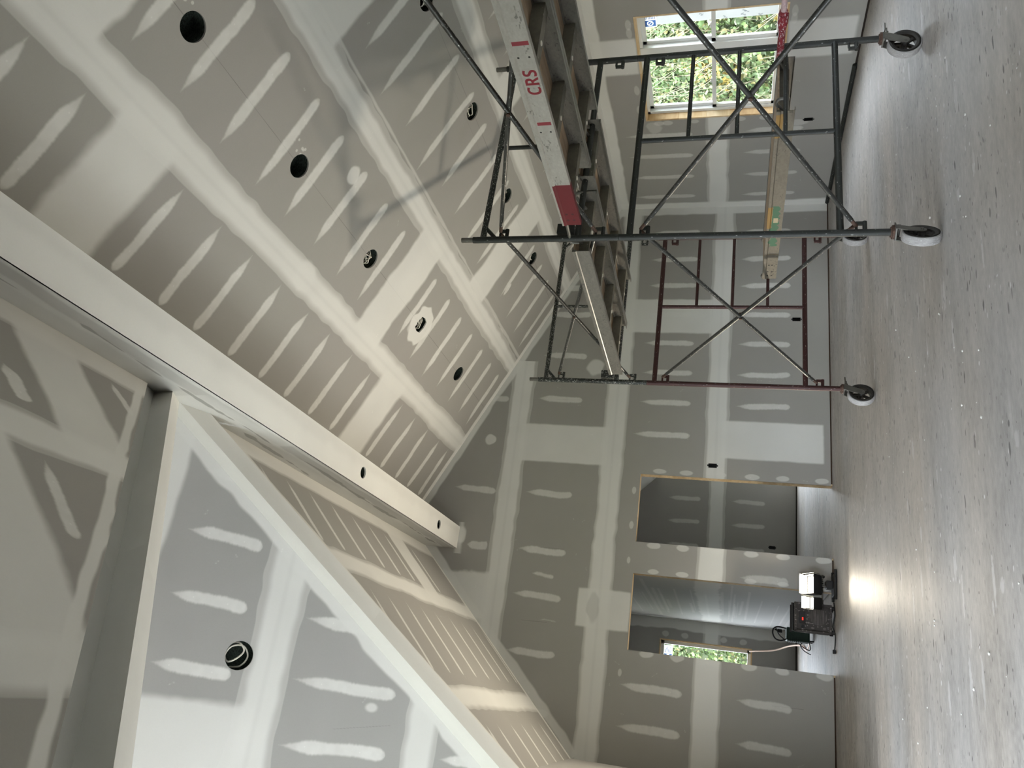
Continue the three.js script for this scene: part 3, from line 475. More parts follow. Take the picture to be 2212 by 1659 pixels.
// ---------------------------------------------------------------- cables hanging in the ceiling light holes
const CABLE = plain(0xd8d4c8, 0.5);
{
  const list = [[3.646, 3.222, 3, 'white cables looped in the fourth light hole from the end wall, high ceiling row'], [2.397, 3.222, 4, 'white cables fanned in the jagged light hole ringed with compound'], [4.94, 4.663, 2, 'white cable in the light hole at the top edge of the photo'], [3.743, 4.663, 5, 'tangled white cables in the light hole left of the scaffold'], [2.494, 4.663, 3, 'white cable in the light hole behind the scaffold leg'], [1.27, 4.663, 1, 'white cable crossing the small light hole behind the scaffold brace']];
  for (const [z, x, n, lab] of list) {
    const c = V(x, yR(x), z), U = V(1, -SR, 0).normalize(), N = V(SR, 1, 0).normalize(), W = V(0, 0, 1), pts = [];
    for (let i = 0; i < n * 2; i++) { const a = rr(0.3, 1.3) + (i % 3), off = rr(-0.045, 0.045); for (let q = -3; q <= 3; q++) { const t = (i % 2 ? -q : q) / 3 * 0.066; pts.push(c.clone().addScaledVector(U, Math.cos(a) * t - Math.sin(a) * off).addScaledVector(W, Math.sin(a) * t + Math.cos(a) * off).addScaledVector(N, 0.025 + 0.009 * i + (Math.abs(q) === 3 ? 0.03 : 0.0))); } }
    tag(obj('electrical_cable', wire(pts, 0.0048, 44 * n, 6), CABLE), lab, 'cable');
  }
  const c = V(-0.045, yX(4.125), 4.125), U = V(1, 0, 0), W = V(0, 0.962, 1).normalize(), N = V(0, 1, -0.962).normalize(), p = [];
  for (const [u, w, n] of [[0.07, 0.05, 0.16], [0.075, 0.0, 0.04], [0.03, -0.03, 0.03], [-0.03, 0.02, 0.03], [-0.045, 0.055, 0.05], [-0.01, 0.075, 0.07], [0.05, 0.05, 0.05], [0.06, -0.03, 0.06], [0.0, -0.07, 0.06], [-0.06, -0.04, 0.07], [-0.08, 0.02, 0.14]]) p.push(c.clone().addScaledVector(U, u).addScaledVector(W, w).addScaledVector(N, n));
  tag(obj('electrical_cable', wire(p, 0.006, 90, 8), CABLE), 'white cable coiled in the round hole of the bright triangular ceiling', 'cable');
  // dark cavity closing each hole
  const cav = (o, N, r, name) => { const g = new THREE.CylinderGeometry(r, r, 0.15, 28, 1, true); const top = new THREE.CircleGeometry(r, 28); top.rotateX(Math.PI / 2); top.translate(0, 0.075, 0); const m = mergeGeometries([clean(g), clean(top)]); m.applyQuaternion(new THREE.Quaternion().setFromUnitVectors(V(0, 1, 0), N)); m.translate(o.x + N.x * 0.089, o.y + N.y * 0.089, o.z + N.z * 0.089); return m; };
  const dkm = matte(speckTex([0.022, 0.032, 0.026], [0.07, 0.095, 0.08], 900, 14), { side: THREE.DoubleSide }), N1 = V(SR, 1, 0).normalize(), gs = [];
  for (const z of [6.149, 4.9, 3.646, 2.397, 1.156]) gs.push(cav(V(3.222, yR(3.222), z), N1, 0.12)); for (const z of [4.94, 3.743, 2.494, 1.27]) gs.push(cav(V(4.663, yR(4.663), z), N1, 0.12));
  gs.push(cav(c, N, 0.13)); for (const z of [0.714, 2.775, 6.72]) gs.push(cav(V(1.575, BY, z), V(0, 1, 0), 0.07));
  gs.forEach(g => struct('ceiling_cavity', g, dkm));
}

// ---------------------------------------------------------------- scaffold
function speckTex(base, spec, n, big) {
  const N = 512, d = new Uint8Array(N * N * 4), s = Math.floor(rnd() * 1e4), A = new Float32Array(N * N);
  for (let q = 0; q < n; q++) { const x = rnd() * N, y = rnd() * N, r = rr(1, big), e = rr(0.4, 1.2), v = rr(0.3, 1); for (let j = -big * 2; j <= big * 2; j++) for (let i = -big * 2; i <= big * 2; i++) { if (Math.hypot(i, j * e) < r * (0.7 + 0.6 * vn(i * 0.5, j * 0.5, q))) A[(((y + j) | 0) + N) % N * N + (((x + i) | 0) + N) % N] = v; } }
  for (let j = 0; j < N; j++) for (let i = 0; i < N; i++) { const k = j * N + i, n1 = 0.7 + 0.6 * fbm(i / 40, j / 40, s) + 0.2 * (hash(i, j, s) - 0.5), a = A[k]; for (let q = 0; q < 3; q++) d[k * 4 + q] = enc(base[q] * n1 * (1 - a) + spec[q] * a); d[k * 4 + 3] = 255; }
  const t = new THREE.DataTexture(d, N, N); t.colorSpace = THREE.SRGBColorSpace; t.magFilter = THREE.LinearFilter; t.minFilter = THREE.LinearMipmapLinearFilter; t.generateMipmaps = true; t.wrapS = t.wrapT = THREE.RepeatWrapping; t.repeat.set(2, 2); t.needsUpdate = true; return t;
}
const STEEL = matte(speckTex([0.022, 0.0245, 0.022], [0.36, 0.36, 0.34], 80, 4), { roughness: 0.55, metalness: 0.15 });
const STEELSPLAT = matte(speckTex([0.032, 0.035, 0.032], [0.5, 0.5, 0.46], 900, 5), { roughness: 0.5, metalness: 0.3 });
const REDSTEEL = matte(speckTex([0.045, 0.014, 0.012], [0.32, 0.27, 0.25], 110, 4), { roughness: 0.55, metalness: 0.2 });
const BRACE = matte(speckTex([0.055, 0.057, 0.053], [0.6, 0.6, 0.56], 220, 5), { roughness: 0.4, metalness: 0.5 });
const GALV = matte(speckTex([0.125, 0.12, 0.105], [0.34, 0.33, 0.31], 70, 4), { roughness: 0.5, metalness: 0.5 });
const RUST = matte(speckTex([0.075, 0.04, 0.026], [0.3, 0.2, 0.14], 200, 4), { roughness: 0.8 });
const LEG = { A: V(2.685, 0, 4.735), B: V(4.20, 0, 4.665), C: V(2.578, 0, 2.63), D: V(4.075, 0, 2.56), E: V(2.79, 0, 6.84), F: V(4.31, 0, 6.77) };
const at = (p, y) => V(p.x, y, p.z);
function lock(p, y, dirz, m) {                                // brace lock: two stubs and a latch on the inside of a leg, pointing along +x
  return [bar(at(p, y), V(p.x + 0.055, y, p.z), 0.008, 8), bar(V(p.x + 0.004, y - 0.045, p.z), V(p.x + 0.075, y - 0.045, p.z), 0.013, 8), rbx(p.x + 0.05, p.x + 0.075, y - 0.052, y + 0.004, p.z - 0.006, p.z + 0.006, 0.002)];
}
function ladderFrame(P, Q, label, m, m2) {
  const o = thing('scaffold_section', label, 'scaffolding', [P.x, 0.24, P.z], 'scaffold frames'), off = V(-P.x, -0.24, -P.z), add = (n, g, mm = m) => { g = Array.isArray(g) ? mergeGeometries(g.map(clean)) : g; g.translate(off.x, off.y, off.z); return obj(n, g, mm, o); };
  const L = (y, t) => at(P.clone().lerp(Q, t), y), mid = 0.505;
  for (const s of [P, Q]) { add('leg', bar(at(s, 0.24), at(s, 1.80), 0.0212)); }
  add('top_bar', bar(at(P, 1.737), at(Q, 1.737), 0.0205)); add('bottom_bar', bar(at(P, 0.517), at(Q, 0.517), 0.0205));
  add('post', bar(L(0.517, mid), L(1.737, mid), 0.0165));
  for (const y of [1.42, 1.115, 0.82]) add('rung', bar(L(y, mid), L(y, 1), 0.0135));
  for (const [s, d] of [[P, 1], [Q, -1]]) for (const y of [1.67, 0.43]) { const g = mergeGeometries(lock(V(0, 0, 0), 0, 0).map(clean)); if (d < 0) g.rotateY(Math.PI); g.translate(s.x, y, s.z); add('brace_lock', g, m2 || m); }
  return o;
}
function shortFrame(P, Q, label, m) {
  const o = thing('scaffold_section', label, 'scaffolding', [P.x, 1.80, P.z], 'scaffold frames'), off = V(-P.x, -1.80, -P.z), add = (n, g, mm = m) => { g = Array.isArray(g) ? mergeGeometries(g.map(clean)) : g; g.translate(off.x, off.y, off.z); return obj(n, g, mm, o); };
  const L = (y, t) => at(P.clone().lerp(Q, t), y);
  for (const s of [P, Q]) { add('leg', bar(at(s, 1.802), at(s, 2.76), 0.0212)); add('spigot', bar(at(s, 2.75), at(s, 2.84), 0.0165), GALV); }
  add('top_bar', bar(at(P, 2.695), at(Q, 2.695), 0.0205), STEELSPLAT); add('deck_bar', bar(at(P, 2.065), at(Q, 2.065), 0.0205)); add('post', bar(L(2.065, 0.505), L(2.695, 0.505), 0.0145));
  add('gusset', bar(L(2.6, 0.0), L(2.685, 0.06), 0.013)); add('gusset', bar(L(2.6, 1), L(2.685, 0.94), 0.013));
  add('toe_block', rbx(P.x + 0.03, P.x + 0.1, 2.09, 2.2, P.z - 0.02, P.z + 0.02, 0.004));
  for (const [s, d] of [[P, 1], [Q, -1]]) for (const y of [2.58, 1.95]) { const g = mergeGeometries(lock(V(0, 0, 0), 0, 0).map(clean)); if (d < 0) g.rotateY(Math.PI); g.translate(s.x, y, s.z); add('brace_lock', g); }
  return o;
}
ladderFrame(LEG.A, LEG.B, 'dark steel ladder frame standing on the two nearest casters', STEEL);
ladderFrame(LEG.C, LEG.D, 'maroon ladder frame at the far end of the scaffold', REDSTEEL);
ladderFrame(LEG.E, LEG.F, 'steel ladder frame of the near bay beside the photographer', STEEL);
shortFrame(LEG.A, LEG.B, 'short dark frame stacked on the near ladder frame', STEEL);
shortFrame(LEG.C, LEG.D, 'short dark frame stacked on the maroon ladder frame', STEELSPLAT);
shortFrame(LEG.E, LEG.F, 'short dark frame stacked on the frame beside the photographer', STEEL);
function brace(P, Q, yl, yh, label) {
  const o = thing('cross_brace', label, 'brace', [P.x + 0.045, yl, P.z], 'scaffold cross braces'), p0 = V(0.0, 0, 0), q0 = V(Q.x - P.x, 0, Q.z - P.z), dy = yh - yl;
  const a0 = p0.clone(), a1 = V(q0.x, dy, q0.z), b0 = V(0.013, dy, 0), b1 = V(q0.x + 0.013, 0, q0.z);
  for (const [u, v] of [[a0, a1], [b0, b1]]) {
    const d = v.clone().sub(u).normalize(), i = u.clone().addScaledVector(d, 0.07), j = v.clone().addScaledVector(d, -0.07), s = obj('bar', bar(i, j, 0.0135, 12), BRACE, o);
    for (const [k, l] of [[u, i], [v, j]]) obj('flat_end', bar(k, l.clone(), 0.0115, 8), RUST, s);
  }
  const c = a0.clone().add(a1).multiplyScalar(0.5); obj('pivot', bar(c.clone().add(V(-0.02, 0, 0)), c.clone().add(V(0.032, 0, 0)), 0.011, 10), RUST, o);
  return o;
}
brace(LEG.C, LEG.A, 0.43, 1.67, 'lower cross brace of the far bay, from the near leg to the maroon frame');
brace(LEG.C, LEG.A, 1.95, 2.58, 'upper cross brace of the far bay, beside the plank deck');
brace(LEG.A, LEG.E, 0.43, 1.67, 'lower cross brace of the near bay, crossing in front of the window');
brace(LEG.A, LEG.E, 1.95, 2.58, 'upper cross brace of the near bay, crossing the red marked plank');
// casters: wheel in a fork on a swivel stem, with a brake pedal
const RUBBER = matte(speckTex([0.33, 0.32, 0.31], [0.6, 0.6, 0.58], 120, 6), { roughness: 0.8 }), HUB = matte(speckTex([0.02, 0.017, 0.014], [0.16, 0.14, 0.12], 60, 4), { roughness: 0.65, metalness: 0.1 });
function caster(P, turn, label, hub) {
  const o = thing('caster', label, 'caster', [P.x, 0, P.z], 'scaffold casters'); o.rotation.y = turn;
  const R = 0.102, tx = 0.062;                                // trail
  const lathe = (pts, seg = 36) => { const g = new THREE.LatheGeometry(pts.map(p => new THREE.Vector2(...p)), seg); g.rotateX(Math.PI / 2); g.translate(tx, R, 0); return g; };
  const w = obj('wheel', lathe([[0.086, -0.024], [0.097, -0.026], [0.1005, -0.023], [R, -0.012], [R, 0.012], [0.1005, 0.023], [0.097, 0.026], [0.086, 0.024], [0.086, -0.024]]), RUBBER, o);
  const hubG = [lathe([[0.066, -0.020], [0.078, -0.024], [0.093, -0.0275], [0.093, 0.0275], [0.078, 0.024], [0.066, 0.020], [0.066, -0.020]]), lathe([[0.001, -0.027], [0.024, -0.027], [0.024, 0.027], [0.001, 0.027]], 20)];
  for (let i = 0; i < 5; i++) { const g = rbx(0.018, 0.072, -0.011, 0.011, -0.008, 0.008, 0.003); g.rotateZ(i * Math.PI * 2 / 5 + 0.3); g.translate(tx, R, 0); hubG.push(g); }
  obj('hub', hubG, hub || HUB, w);
  const plate = (z) => { const s = new THREE.Shape(); s.moveTo(-0.02, 0.228); s.lineTo(0.035, 0.228); s.lineTo(0.058, 0.19); s.lineTo(tx + 0.022, R + 0.01); s.absarc(tx, R, 0.024, 0.4, -Math.PI + 0.3, true); s.lineTo(-0.005, 0.19); s.closePath(); const g = new THREE.ExtrudeGeometry(s, { depth: 0.005, bevelEnabled: false }); g.translate(0, 0, z); return g; };
  obj('fork', [plate(0.033), plate(-0.038), rbx(-0.02, 0.04, 0.222, 0.232, -0.038, 0.038, 0.002)], GALV, o);
  obj('axle', bar(V(tx, R, -0.046), V(tx, R, 0.046), 0.008, 10), GALV, o);
  obj('swivel', [bar(V(0, 0.232, 0), V(0, 0.244, 0), 0.04, 20), bar(V(0, 0.244, 0), V(0, 0.252, 0), 0.03, 20)], RUST, o);
  obj('stem', bar(V(0, 0.25, 0), V(0, 0.3, 0), 0.017), GALV, o);
  obj('brake_pedal', [rbx(-0.075, -0.015, 0.2, 0.208, -0.02, 0.02, 0.003), rbx(-0.13, -0.07, 0.206, 0.214, -0.012, 0.012, 0.003), bar(V(-0.02, 0.204, -0.036), V(-0.02, 0.204, 0.036), 0.007, 8)], GALV, o);
  return o;
}
caster(LEG.A, 3.776, 'nearest caster, under the middle leg of the scaffold');
caster(LEG.B, 3.186, 'caster at the top right of the photo, near the window wall');
caster(LEG.C, 3.553, 'caster under the maroon leg nearest the doorways');
caster(LEG.D, 3.65, 'small far caster partly hidden behind the middle leg');
caster(LEG.E, 2.6, 'caster of the near bay, left leg beside the photographer'); caster(LEG.F, 2.6, 'caster of the near bay, right leg beside the photographer');

// ---------------------------------------------------------------- aluminium planks with plywood decks
function railTex(o = {}) {
  return lineTex(2048, 128, (x, w, h) => {
    const im = x.createImageData(w, h), s = Math.floor(rnd() * 1e4), d = im.data;
    for (let j = 0; j < h; j++) for (let i = 0; i < w; i++) { const n = 0.5 * fbm(i / 60, j / 24, s) + 0.5 * fbm(i / 14, j / 10, s + 3), dirt = ss(0.74, 0.86, vn(i / 16, j / 7, s + 6) * 0.6 + vn(i / 90, j / 50, s + 8) * 0.4), k = (j * w + i) * 4; const c = ((o.tone ?? 0.10) + 0.12 * n) * (1 - 0.5 * dirt); d[k] = enc(c * 1.05); d[k + 1] = enc(c); d[k + 2] = enc(c * 0.88); d[k + 3] = 255; }
    x.putImageData(im, 0, 0); if (o.draw) o.draw(x, w, h);
  });
}
const ALU = matte(railTex(), { roughness: 0.42, metalness: 0.35 });
const ALUSHARED = ALU, CHANNEL = matte(speckTex([0.15, 0.14, 0.11], [0.34, 0.33, 0.30], 60, 5), { roughness: 0.6, metalness: 0.2 });
function plank(x0n, x0f, zn, zf, yb, label, o = {}) {       // o.far, o.near: how far the hooks reach         // left edge x at the near end and at the far end
  const W = 0.475, H = 0.115, L = Math.hypot(zn - zf, x0n - x0f), turn = Math.atan2(x0n - x0f, zn - zf);
  const g = thing('scaffold_plank', label, 'plank', [x0f, yb, zf], 'scaffold planks'); g.rotation.y = turn;     // local +z runs toward the near end
  const rail = (x, sgn, m) => {                               // C-channel opening inward
    const s = new THREE.Shape(); const P = [[0, 0], [0.03, 0], [0.03, 0.003], [0.004, 0.003], [0.004, 0.086], [0.012, 0.090], [0.012, 0.111], [0.03, 0.111], [0.03, H], [-0.006, H], [-0.006, 0.092], [0, 0.086]];
    P.forEach(([a, b], i) => i ? s.lineTo(a * sgn, b) : s.moveTo(a * sgn, b)); s.closePath();
    const e = new THREE.ExtrudeGeometry(s, { depth: L, bevelEnabled: false }), p = e.attributes.position, u = e.attributes.uv;
    for (let i = 0; i < p.count; i++) u.setXY(i, p.getZ(i) / L, Math.min(1, Math.max(0, p.getY(i) / H)));
    e.translate(x, 0, 0); return obj('side_rail', e, m, g);
  };
  rail(0, 1, o.rail || ALU); rail(W, -1, ALUSHARED);
  const dk = bx(0.012, W - 0.012, 0.098, 0.110, 0.01, L - 0.01); { const u = dk.attributes.uv; for (let i = 0; i < u.count; i++) u.setXY(i, u.getY(i) / 1.2, u.getX(i) / 0.5); } obj('deck', dk, PLY, g);
  const n = 4; for (let i = 0; i < n; i++) { const z = 0.14 + (L - 0.28) * i / (n - 1); const c = obj('cross_member', [rbx(0.005, W - 0.005, 0.03, 0.096, z - 0.032, z - 0.028, 0.001), rbx(0.005, W - 0.005, 0.03, 0.096, z + 0.028, z + 0.032, 0.001), bx(0.005, W - 0.005, 0.03, 0.034, z - 0.03, z + 0.03)], CHANNEL, g); obj('rivet', bar(V(W * 0.5, 0.026, z), V(W * 0.5, 0.031, z), 0.013, 12), CABLE, c); }
  for (const z of [0.0, L]) for (const x of [o.hx ?? 0.045, W - (o.hx ?? 0.045)]) { const s = z ? 1 : -1, e = z + s * ((z ? o.near : o.far) ?? 0.03); obj('hook', wire([V(x, 0.07, z - s * 0.06), V(x, 0.095, z - s * 0.01), V(x, 0.112, e - s * 0.026), V(x, 0.117, e), V(x, 0.105, e + s * 0.026), V(x, 0.06, e + s * 0.032)], 0.011, 22, 8), GALV, g); }
  return g;
}
const redRail = matte(railTex({ tone: 0.22, draw: (x, w, h) => {          // u runs from the far end (0) to the near end (1); seen from the left the near end is on the right
  const Z = z => (z - 4.95) / 1.84 * w, red = '#74101c';
  x.fillStyle = '#5a0610'; x.fillRect(Z(4.95), h * 0.1, Z(5.34) - Z(4.95), h * 0.9);
  x.fillStyle = '#3a0a10'; for (const z of [5.0, 5.06]) for (const v of [0.38, 0.7]) { x.beginPath(); x.arc(Z(z), h * v, 9, 0, 6.3); x.fill(); }
  x.fillStyle = red; x.globalAlpha = 0.85; x.fillRect(Z(5.83), h * 0.3, 26, h * 0.62); x.fillRect(Z(6.35), h * 0.25, 26, h * 0.68); x.globalAlpha = 1;
  x.font = 'bold 104px sans-serif'; x.fillText('CRS', Z(6.04), h * 0.9);
  x.fillStyle = '#1a1a18'; for (const z of [5.78, 6.28]) for (const v of [0.35, 0.8]) { x.beginPath(); x.arc(Z(z), h * v, 6, 0, 6.3); x.fill(); }
} }), { roughness: 0.75, metalness: 0.08 });
const greenRail = matte(railTex({ draw: (x, w, h) => {
  const Z = z => (z - 2.61) / 2.02 * w;
  x.fillStyle = '#2f6a52'; x.beginPath(); x.moveTo(Z(3.1), h * 0.55); for (let i = 0; i <= 24; i++) x.lineTo(Z(3.1 + i * 0.022), h * (0.25 + 0.12 * Math.sin(i * 1.7))); for (let i = 24; i >= 0; i--) x.lineTo(Z(3.1 + i * 0.022), h * (0.75 + 0.1 * Math.sin(i * 2.3))); x.fill();
  x.fillStyle = '#b9b29c'; x.fillRect(Z(3.42), h * 0.4, 60, h * 0.3); x.fillStyle = '#96793f'; x.fillRect(Z(3.35), 0, Z(3.62) - Z(3.35), h * 0.3); x.fillRect(Z(4.38), 0, Z(4.6) - Z(4.38), h * 0.4);
  x.fillStyle = '#15140f'; for (const [z, v] of [[2.66, 0.35], [2.66, 0.65], [2.72, 0.35], [2.72, 0.65], [2.82, 0.4], [2.82, 0.62], [4.55, 0.5]]) { x.beginPath(); x.arc(Z(z), h * v, 9, 0, 6.3); x.fill(); }
  x.fillStyle = '#8a7a60'; x.fillRect(Z(2.98), 0, 5, h);
} }), { roughness: 0.55, metalness: 0.3, color: 0xd8d2c6 });
plank(2.655, 2.64, 6.79, 4.95, 2.0, 'aluminium plank with red painted letters and red end, left plank of the near deck', { rail: redRail, far: 0.23 });
plank(3.135, 3.12, 6.77, 4.87, 2.0, 'aluminium plank of the near deck, right of the red lettered one', { far: 0.17 });
plank(2.655, 2.60, 4.63, 2.74, 2.0, 'aluminium plank of the far deck, left of the pair', { far: 0.12, near: 0.08, hx: 0.1 });
plank(3.14, 3.08, 4.76, 2.72, 2.0, 'aluminium plank of the far deck, nearer the window wall', { far: 0.12, near: 0.01, hx: 0.1 });
plank(3.70, 3.61, 4.62, 2.61, 0.755, 'low aluminium plank with green paint scraps, resting on the ladder rungs', { rail: greenRail });
{ // telescoping post laid across the ladder rungs
  const t = thing('adjustable_post', 'red telescoping steel post laid across the rungs in front of the window', 'steel post', [4.12, 0.857, 4.655]);
  const RED = matte(speckTex([0.20, 0.012, 0.022], [0.6, 0.55, 0.55], 420, 7), { roughness: 0.5 });
  obj('outer_tube', bar(V(0, 0, 0), V(0, 0, 0.27), 0.023, 16), RED, t);
  obj('collar', [bar(V(0, 0, 0.25), V(0, 0, 0.285), 0.027, 8), bar(V(0, 0, 0.285), V(0, 0, 0.36), 0.033, 8), bar(V(0, 0, 0.36), V(0, 0, 0.385), 0.026, 8)], RED, t);
  obj('inner_tube', bar(V(0, 0, 0.3), V(0, 0, 2.2), 0.018, 14), matte(speckTex([0.5, 0.36, 0.36], [0.75, 0.7, 0.7], 200, 6), { roughness: 0.45 }), t);
}

// ---------------------------------------------------------------- work light, radio and heater by the doorways
{
  const t = thing('work_light', 'twin head work light glowing on the floor between the doorways', 'work light', [1.40, 0, 0.14]);
  obj('base', [rbx(-0.1, 0.12, 0.0, 0.03, -0.1, 0.1, 0.008), rbx(-0.03, 0.05, 0.03, 0.1, -0.06, 0.06, 0.01), bar(V(-0.14, 0.016, 0.11), V(0.16, 0.016, 0.11), 0.014, 10), bar(V(-0.14, 0.016, -0.11), V(0.16, 0.016, -0.11), 0.014, 10)], BLACK, t);
  obj('mast', bar(V(0.0, 0.1, -0.02), V(0.0, 0.2, -0.03), 0.012, 10), GALV, t); obj('crossbar', bar(V(-0.2, 0.13, -0.03), V(0.06, 0.13, -0.03), 0.01, 10), GALV, t); obj('yoke', [bar(V(0, 0.12, -0.03), V(0, 0.21, -0.02), 0.008, 8), bar(V(-0.19, 0.12, -0.03), V(-0.19, 0.2, -0.02), 0.008, 8)], GALV, t);
  obj('knob', bar(V(0.085, 0.12, 0.03), V(0.085, 0.135, 0.05), 0.014, 12), BLACK, t);
  const glow = new THREE.MeshStandardMaterial({ color: 0xffffff, emissive: new THREE.Color(1, 0.93, 0.78), emissiveIntensity: 14 });
  for (const [x, y, w, h, yaw] of [[0.0, 0.225, 0.175, 0.125, 0.02], [-0.185, 0.215, 0.095, 0.095, -0.15]]) {
    const hd = new THREE.Group(); hd.name = 'lamp_head'; hd.position.set(x, y, 0); hd.rotation.set(-0.92, yaw, 0, 'YXZ'); t.add(hd);
    const W2 = w / 2 + 0.012, H2 = h / 2 + 0.012, body = [rbx(-W2, W2, -H2, H2, -0.06, -0.014, 0.01), rbx(-W2, -W2 + 0.006, -H2, H2, -0.03, 0.05, 0.002), rbx(W2 - 0.006, W2, -H2, H2, -0.03, 0.05, 0.002), rbx(-W2, W2, -H2, -H2 + 0.006, -0.03, 0.055, 0.002), rbx(-W2, W2, H2 - 0.006, H2, -0.03, 0.11, 0.002)]; for (let i = -3; i <= 3; i++) body.push(bx(i * w / 8 - 0.002, i * w / 8 + 0.002, -h / 2, h / 2, -0.085, -0.06));
    obj('housing', body, BLACK, hd);
    obj('lens', rbx(-w / 2, w / 2, -h / 2, h / 2, -0.012, 0.0, 0.004), glow, hd);
    const gw = w / 2 + 0.018, gh = h / 2 + 0.02, gd = 0.075; obj('wire_guard', [bar(V(-gw, -gh, -0.02), V(-gw, -gh, gd), 0.0025, 6), bar(V(gw, -gh, -0.02), V(gw, -gh, gd), 0.0025, 6), bar(V(-gw, gh, -0.02), V(-gw, gh, gd), 0.0025, 6), bar(V(gw, gh, -0.02), V(gw, gh, gd), 0.0025, 6), bar(V(-gw, -gh, gd), V(gw, -gh, gd), 0.0025, 6), bar(V(-gw, gh, gd), V(gw, gh, gd), 0.0025, 6), bar(V(-gw, -gh, gd), V(-gw, gh, gd), 0.0025, 6), bar(V(gw, -gh, gd), V(gw, gh, gd), 0.0025, 6)], GALV, hd);
    const l = new THREE.RectAreaLight(new THREE.Color(1, 0.89, 0.71), LAMP * (w * h) / (0.19 * 0.125) ** 1, w * 0.94, h * 0.94); l.position.set(0, 0, 0.006); l.rotation.y = Math.PI; hd.add(l);
  }
}
{
  const t = thing('jobsite_radio', 'dusty black jobsite radio box standing in the left doorway', 'radio', [1.075, 0, -0.075]);
  const DUST = matte(speckTex([0.04, 0.034, 0.031], [0.24, 0.21, 0.2], 240, 9), { roughness: 0.7 });
  obj('case', rbx(-0.135, 0.135, 0.03, 0.39, -0.1, 0.1, 0.02), DUST, t);
  obj('front_frame', [rbx(-0.15, 0.15, 0.03, 0.055, 0.095, 0.125, 0.006), rbx(-0.15, 0.15, 0.37, 0.395, 0.095, 0.125, 0.006), rbx(-0.15, -0.125, 0.03, 0.395, 0.095, 0.125, 0.006), rbx(0.125, 0.15, 0.03, 0.395, 0.095, 0.125, 0.006)], DUST, t);
  obj('control_panel', rbx(-0.06, 0.06, 0.285, 0.345, 0.1, 0.112, 0.004), BLACK, t); obj('speaker_grille', bar(V(0.02, 0.16, 0.1), V(0.02, 0.16, 0.112), 0.085, 28), DUST, t); obj('knob', bar(V(-0.09, 0.31, 0.1), V(-0.09, 0.31, 0.125), 0.016, 14), BLACK, t); obj('knob', bar(V(0.09, 0.31, 0.1), V(0.09, 0.31, 0.125), 0.016, 14), BLACK, t);
  obj('display', rbx(-0.03, 0.0, 0.305, 0.32, 0.112, 0.114, 0.0008), new THREE.MeshStandardMaterial({ color: 0x200505, emissive: 0xff4030, emissiveIntensity: 0.8 }), t);
  obj('roll_bar', [bar(V(-0.14, 0.41, 0.09), V(0.14, 0.41, 0.09), 0.014, 12), bar(V(-0.14, 0.41, -0.08), V(0.14, 0.41, -0.08), 0.014, 12)], BLACK, t);
  for (const x of [-0.12, 0.12]) for (const z of [-0.08, 0.09]) obj('foot', bar(V(x, 0, z), V(x, 0.032, z), 0.02, 12), BLACK, t);
}
{
  const t = thing('heater', 'green portable heater with black tube handle in the room behind the radio box', 'heater', [1.11, 0, -2.1]); t.scale.setScalar(0.82);
  const GREEN = plain(0x123024, 0.55), gs = [rbx(-0.11, 0.09, 0.06, 0.40, -0.13, 0.13, 0.02)];
  obj('case', gs, GREEN, t); for (let i = 0; i < 6; i++) obj('louver', rbx(-0.119, -0.106, 0.19 + i * 0.03, 0.204 + i * 0.03, -0.1, 0.1, 0.003), GREEN, t);
  for (let i = 0; i < 5; i++) obj('front_slat', rbx(-0.09, 0.07, 0.2 + i * 0.03, 0.212 + i * 0.03, 0.128, 0.137, 0.003), GREEN, t);
  obj('handle', wire([V(-0.09, 0.4, 0.07), V(-0.12, 0.48, 0.07), V(-0.1, 0.56, 0.07), V(-0.02, 0.60, 0.07), V(0.05, 0.585, 0.07), V(0.08, 0.53, 0.07), V(0.07, 0.4, 0.07)], 0.011, 50, 10), BLACK, t);
  obj('handle', wire([V(-0.1, 0.41, -0.02), V(-0.03, 0.50, 0.0), V(0.07, 0.555, 0.03)], 0.008, 20, 8), BLACK, t); obj('valve', [rbx(0.0, 0.05, 0.46, 0.53, 0.02, 0.06, 0.006), bar(V(0.03, 0.53, 0.04), V(0.04, 0.57, 0.05), 0.012, 10)], BLACK, t);
  for (const x of [-0.09, 0.07]) obj('foot', [bar(V(x, 0, -0.12), V(x, 0.07, -0.1), 0.01, 10), bar(V(x, 0, 0.12), V(x, 0.07, 0.1), 0.01, 10)], BLACK, t);
}
tag(obj('power_cord', [wire([V(1.25, 0.012, 0.06), V(1.12, 0.012, 0.12), V(1.0, 0.03, 0.1), V(0.93, 0.012, 0.13), V(0.85, 0.012, 0.12), V(0.78, 0.014, 0.08)], 0.006, 50, 8), rbx(0.745, 0.785, 0.003, 0.033, 0.065, 0.095, 0.006)], BLACK), 'black power cord with plug lying in front of the left doorway', 'cord');
tag(obj('power_cord', wire([V(1.05, 0.2, -2.2), V(0.98, 0.12, -2.22), V(0.95, 0.03, -2.26), V(1.0, 0.012, -2.32), V(1.06, 0.05, -2.3), V(1.0, 0.14, -2.25), V(0.94, 0.1, -2.25), V(0.9, 0.012, -2.3)], 0.006, 60, 8), BLACK), 'tangled black cord hanging behind the green heater', 'cord');
tag(obj('extension_cord', wire([V(1.02, 0.70, -4.47), V(1.03, 0.60, -4.40), V(1.06, 0.35, -4.25), V(1.12, 0.16, -4.0), V(1.1, 0.03, -3.4), V(1.0, 0.012, -2.8), V(1.08, 0.012, -2.45), V(1.12, 0.1, -2.25)], 0.012, 80, 8), plain(0xe4c9b8, 0.6)), 'pale extension cord drooping from the window seen through the left doorway', 'cord');
tag(obj('steel_pipe', bar(V(6.165, 0.024, 2.38), V(6.16, 0.024, 0.08), 0.022, 16), STEEL), 'dark pipe lying on the floor along the right wall', 'pipe');

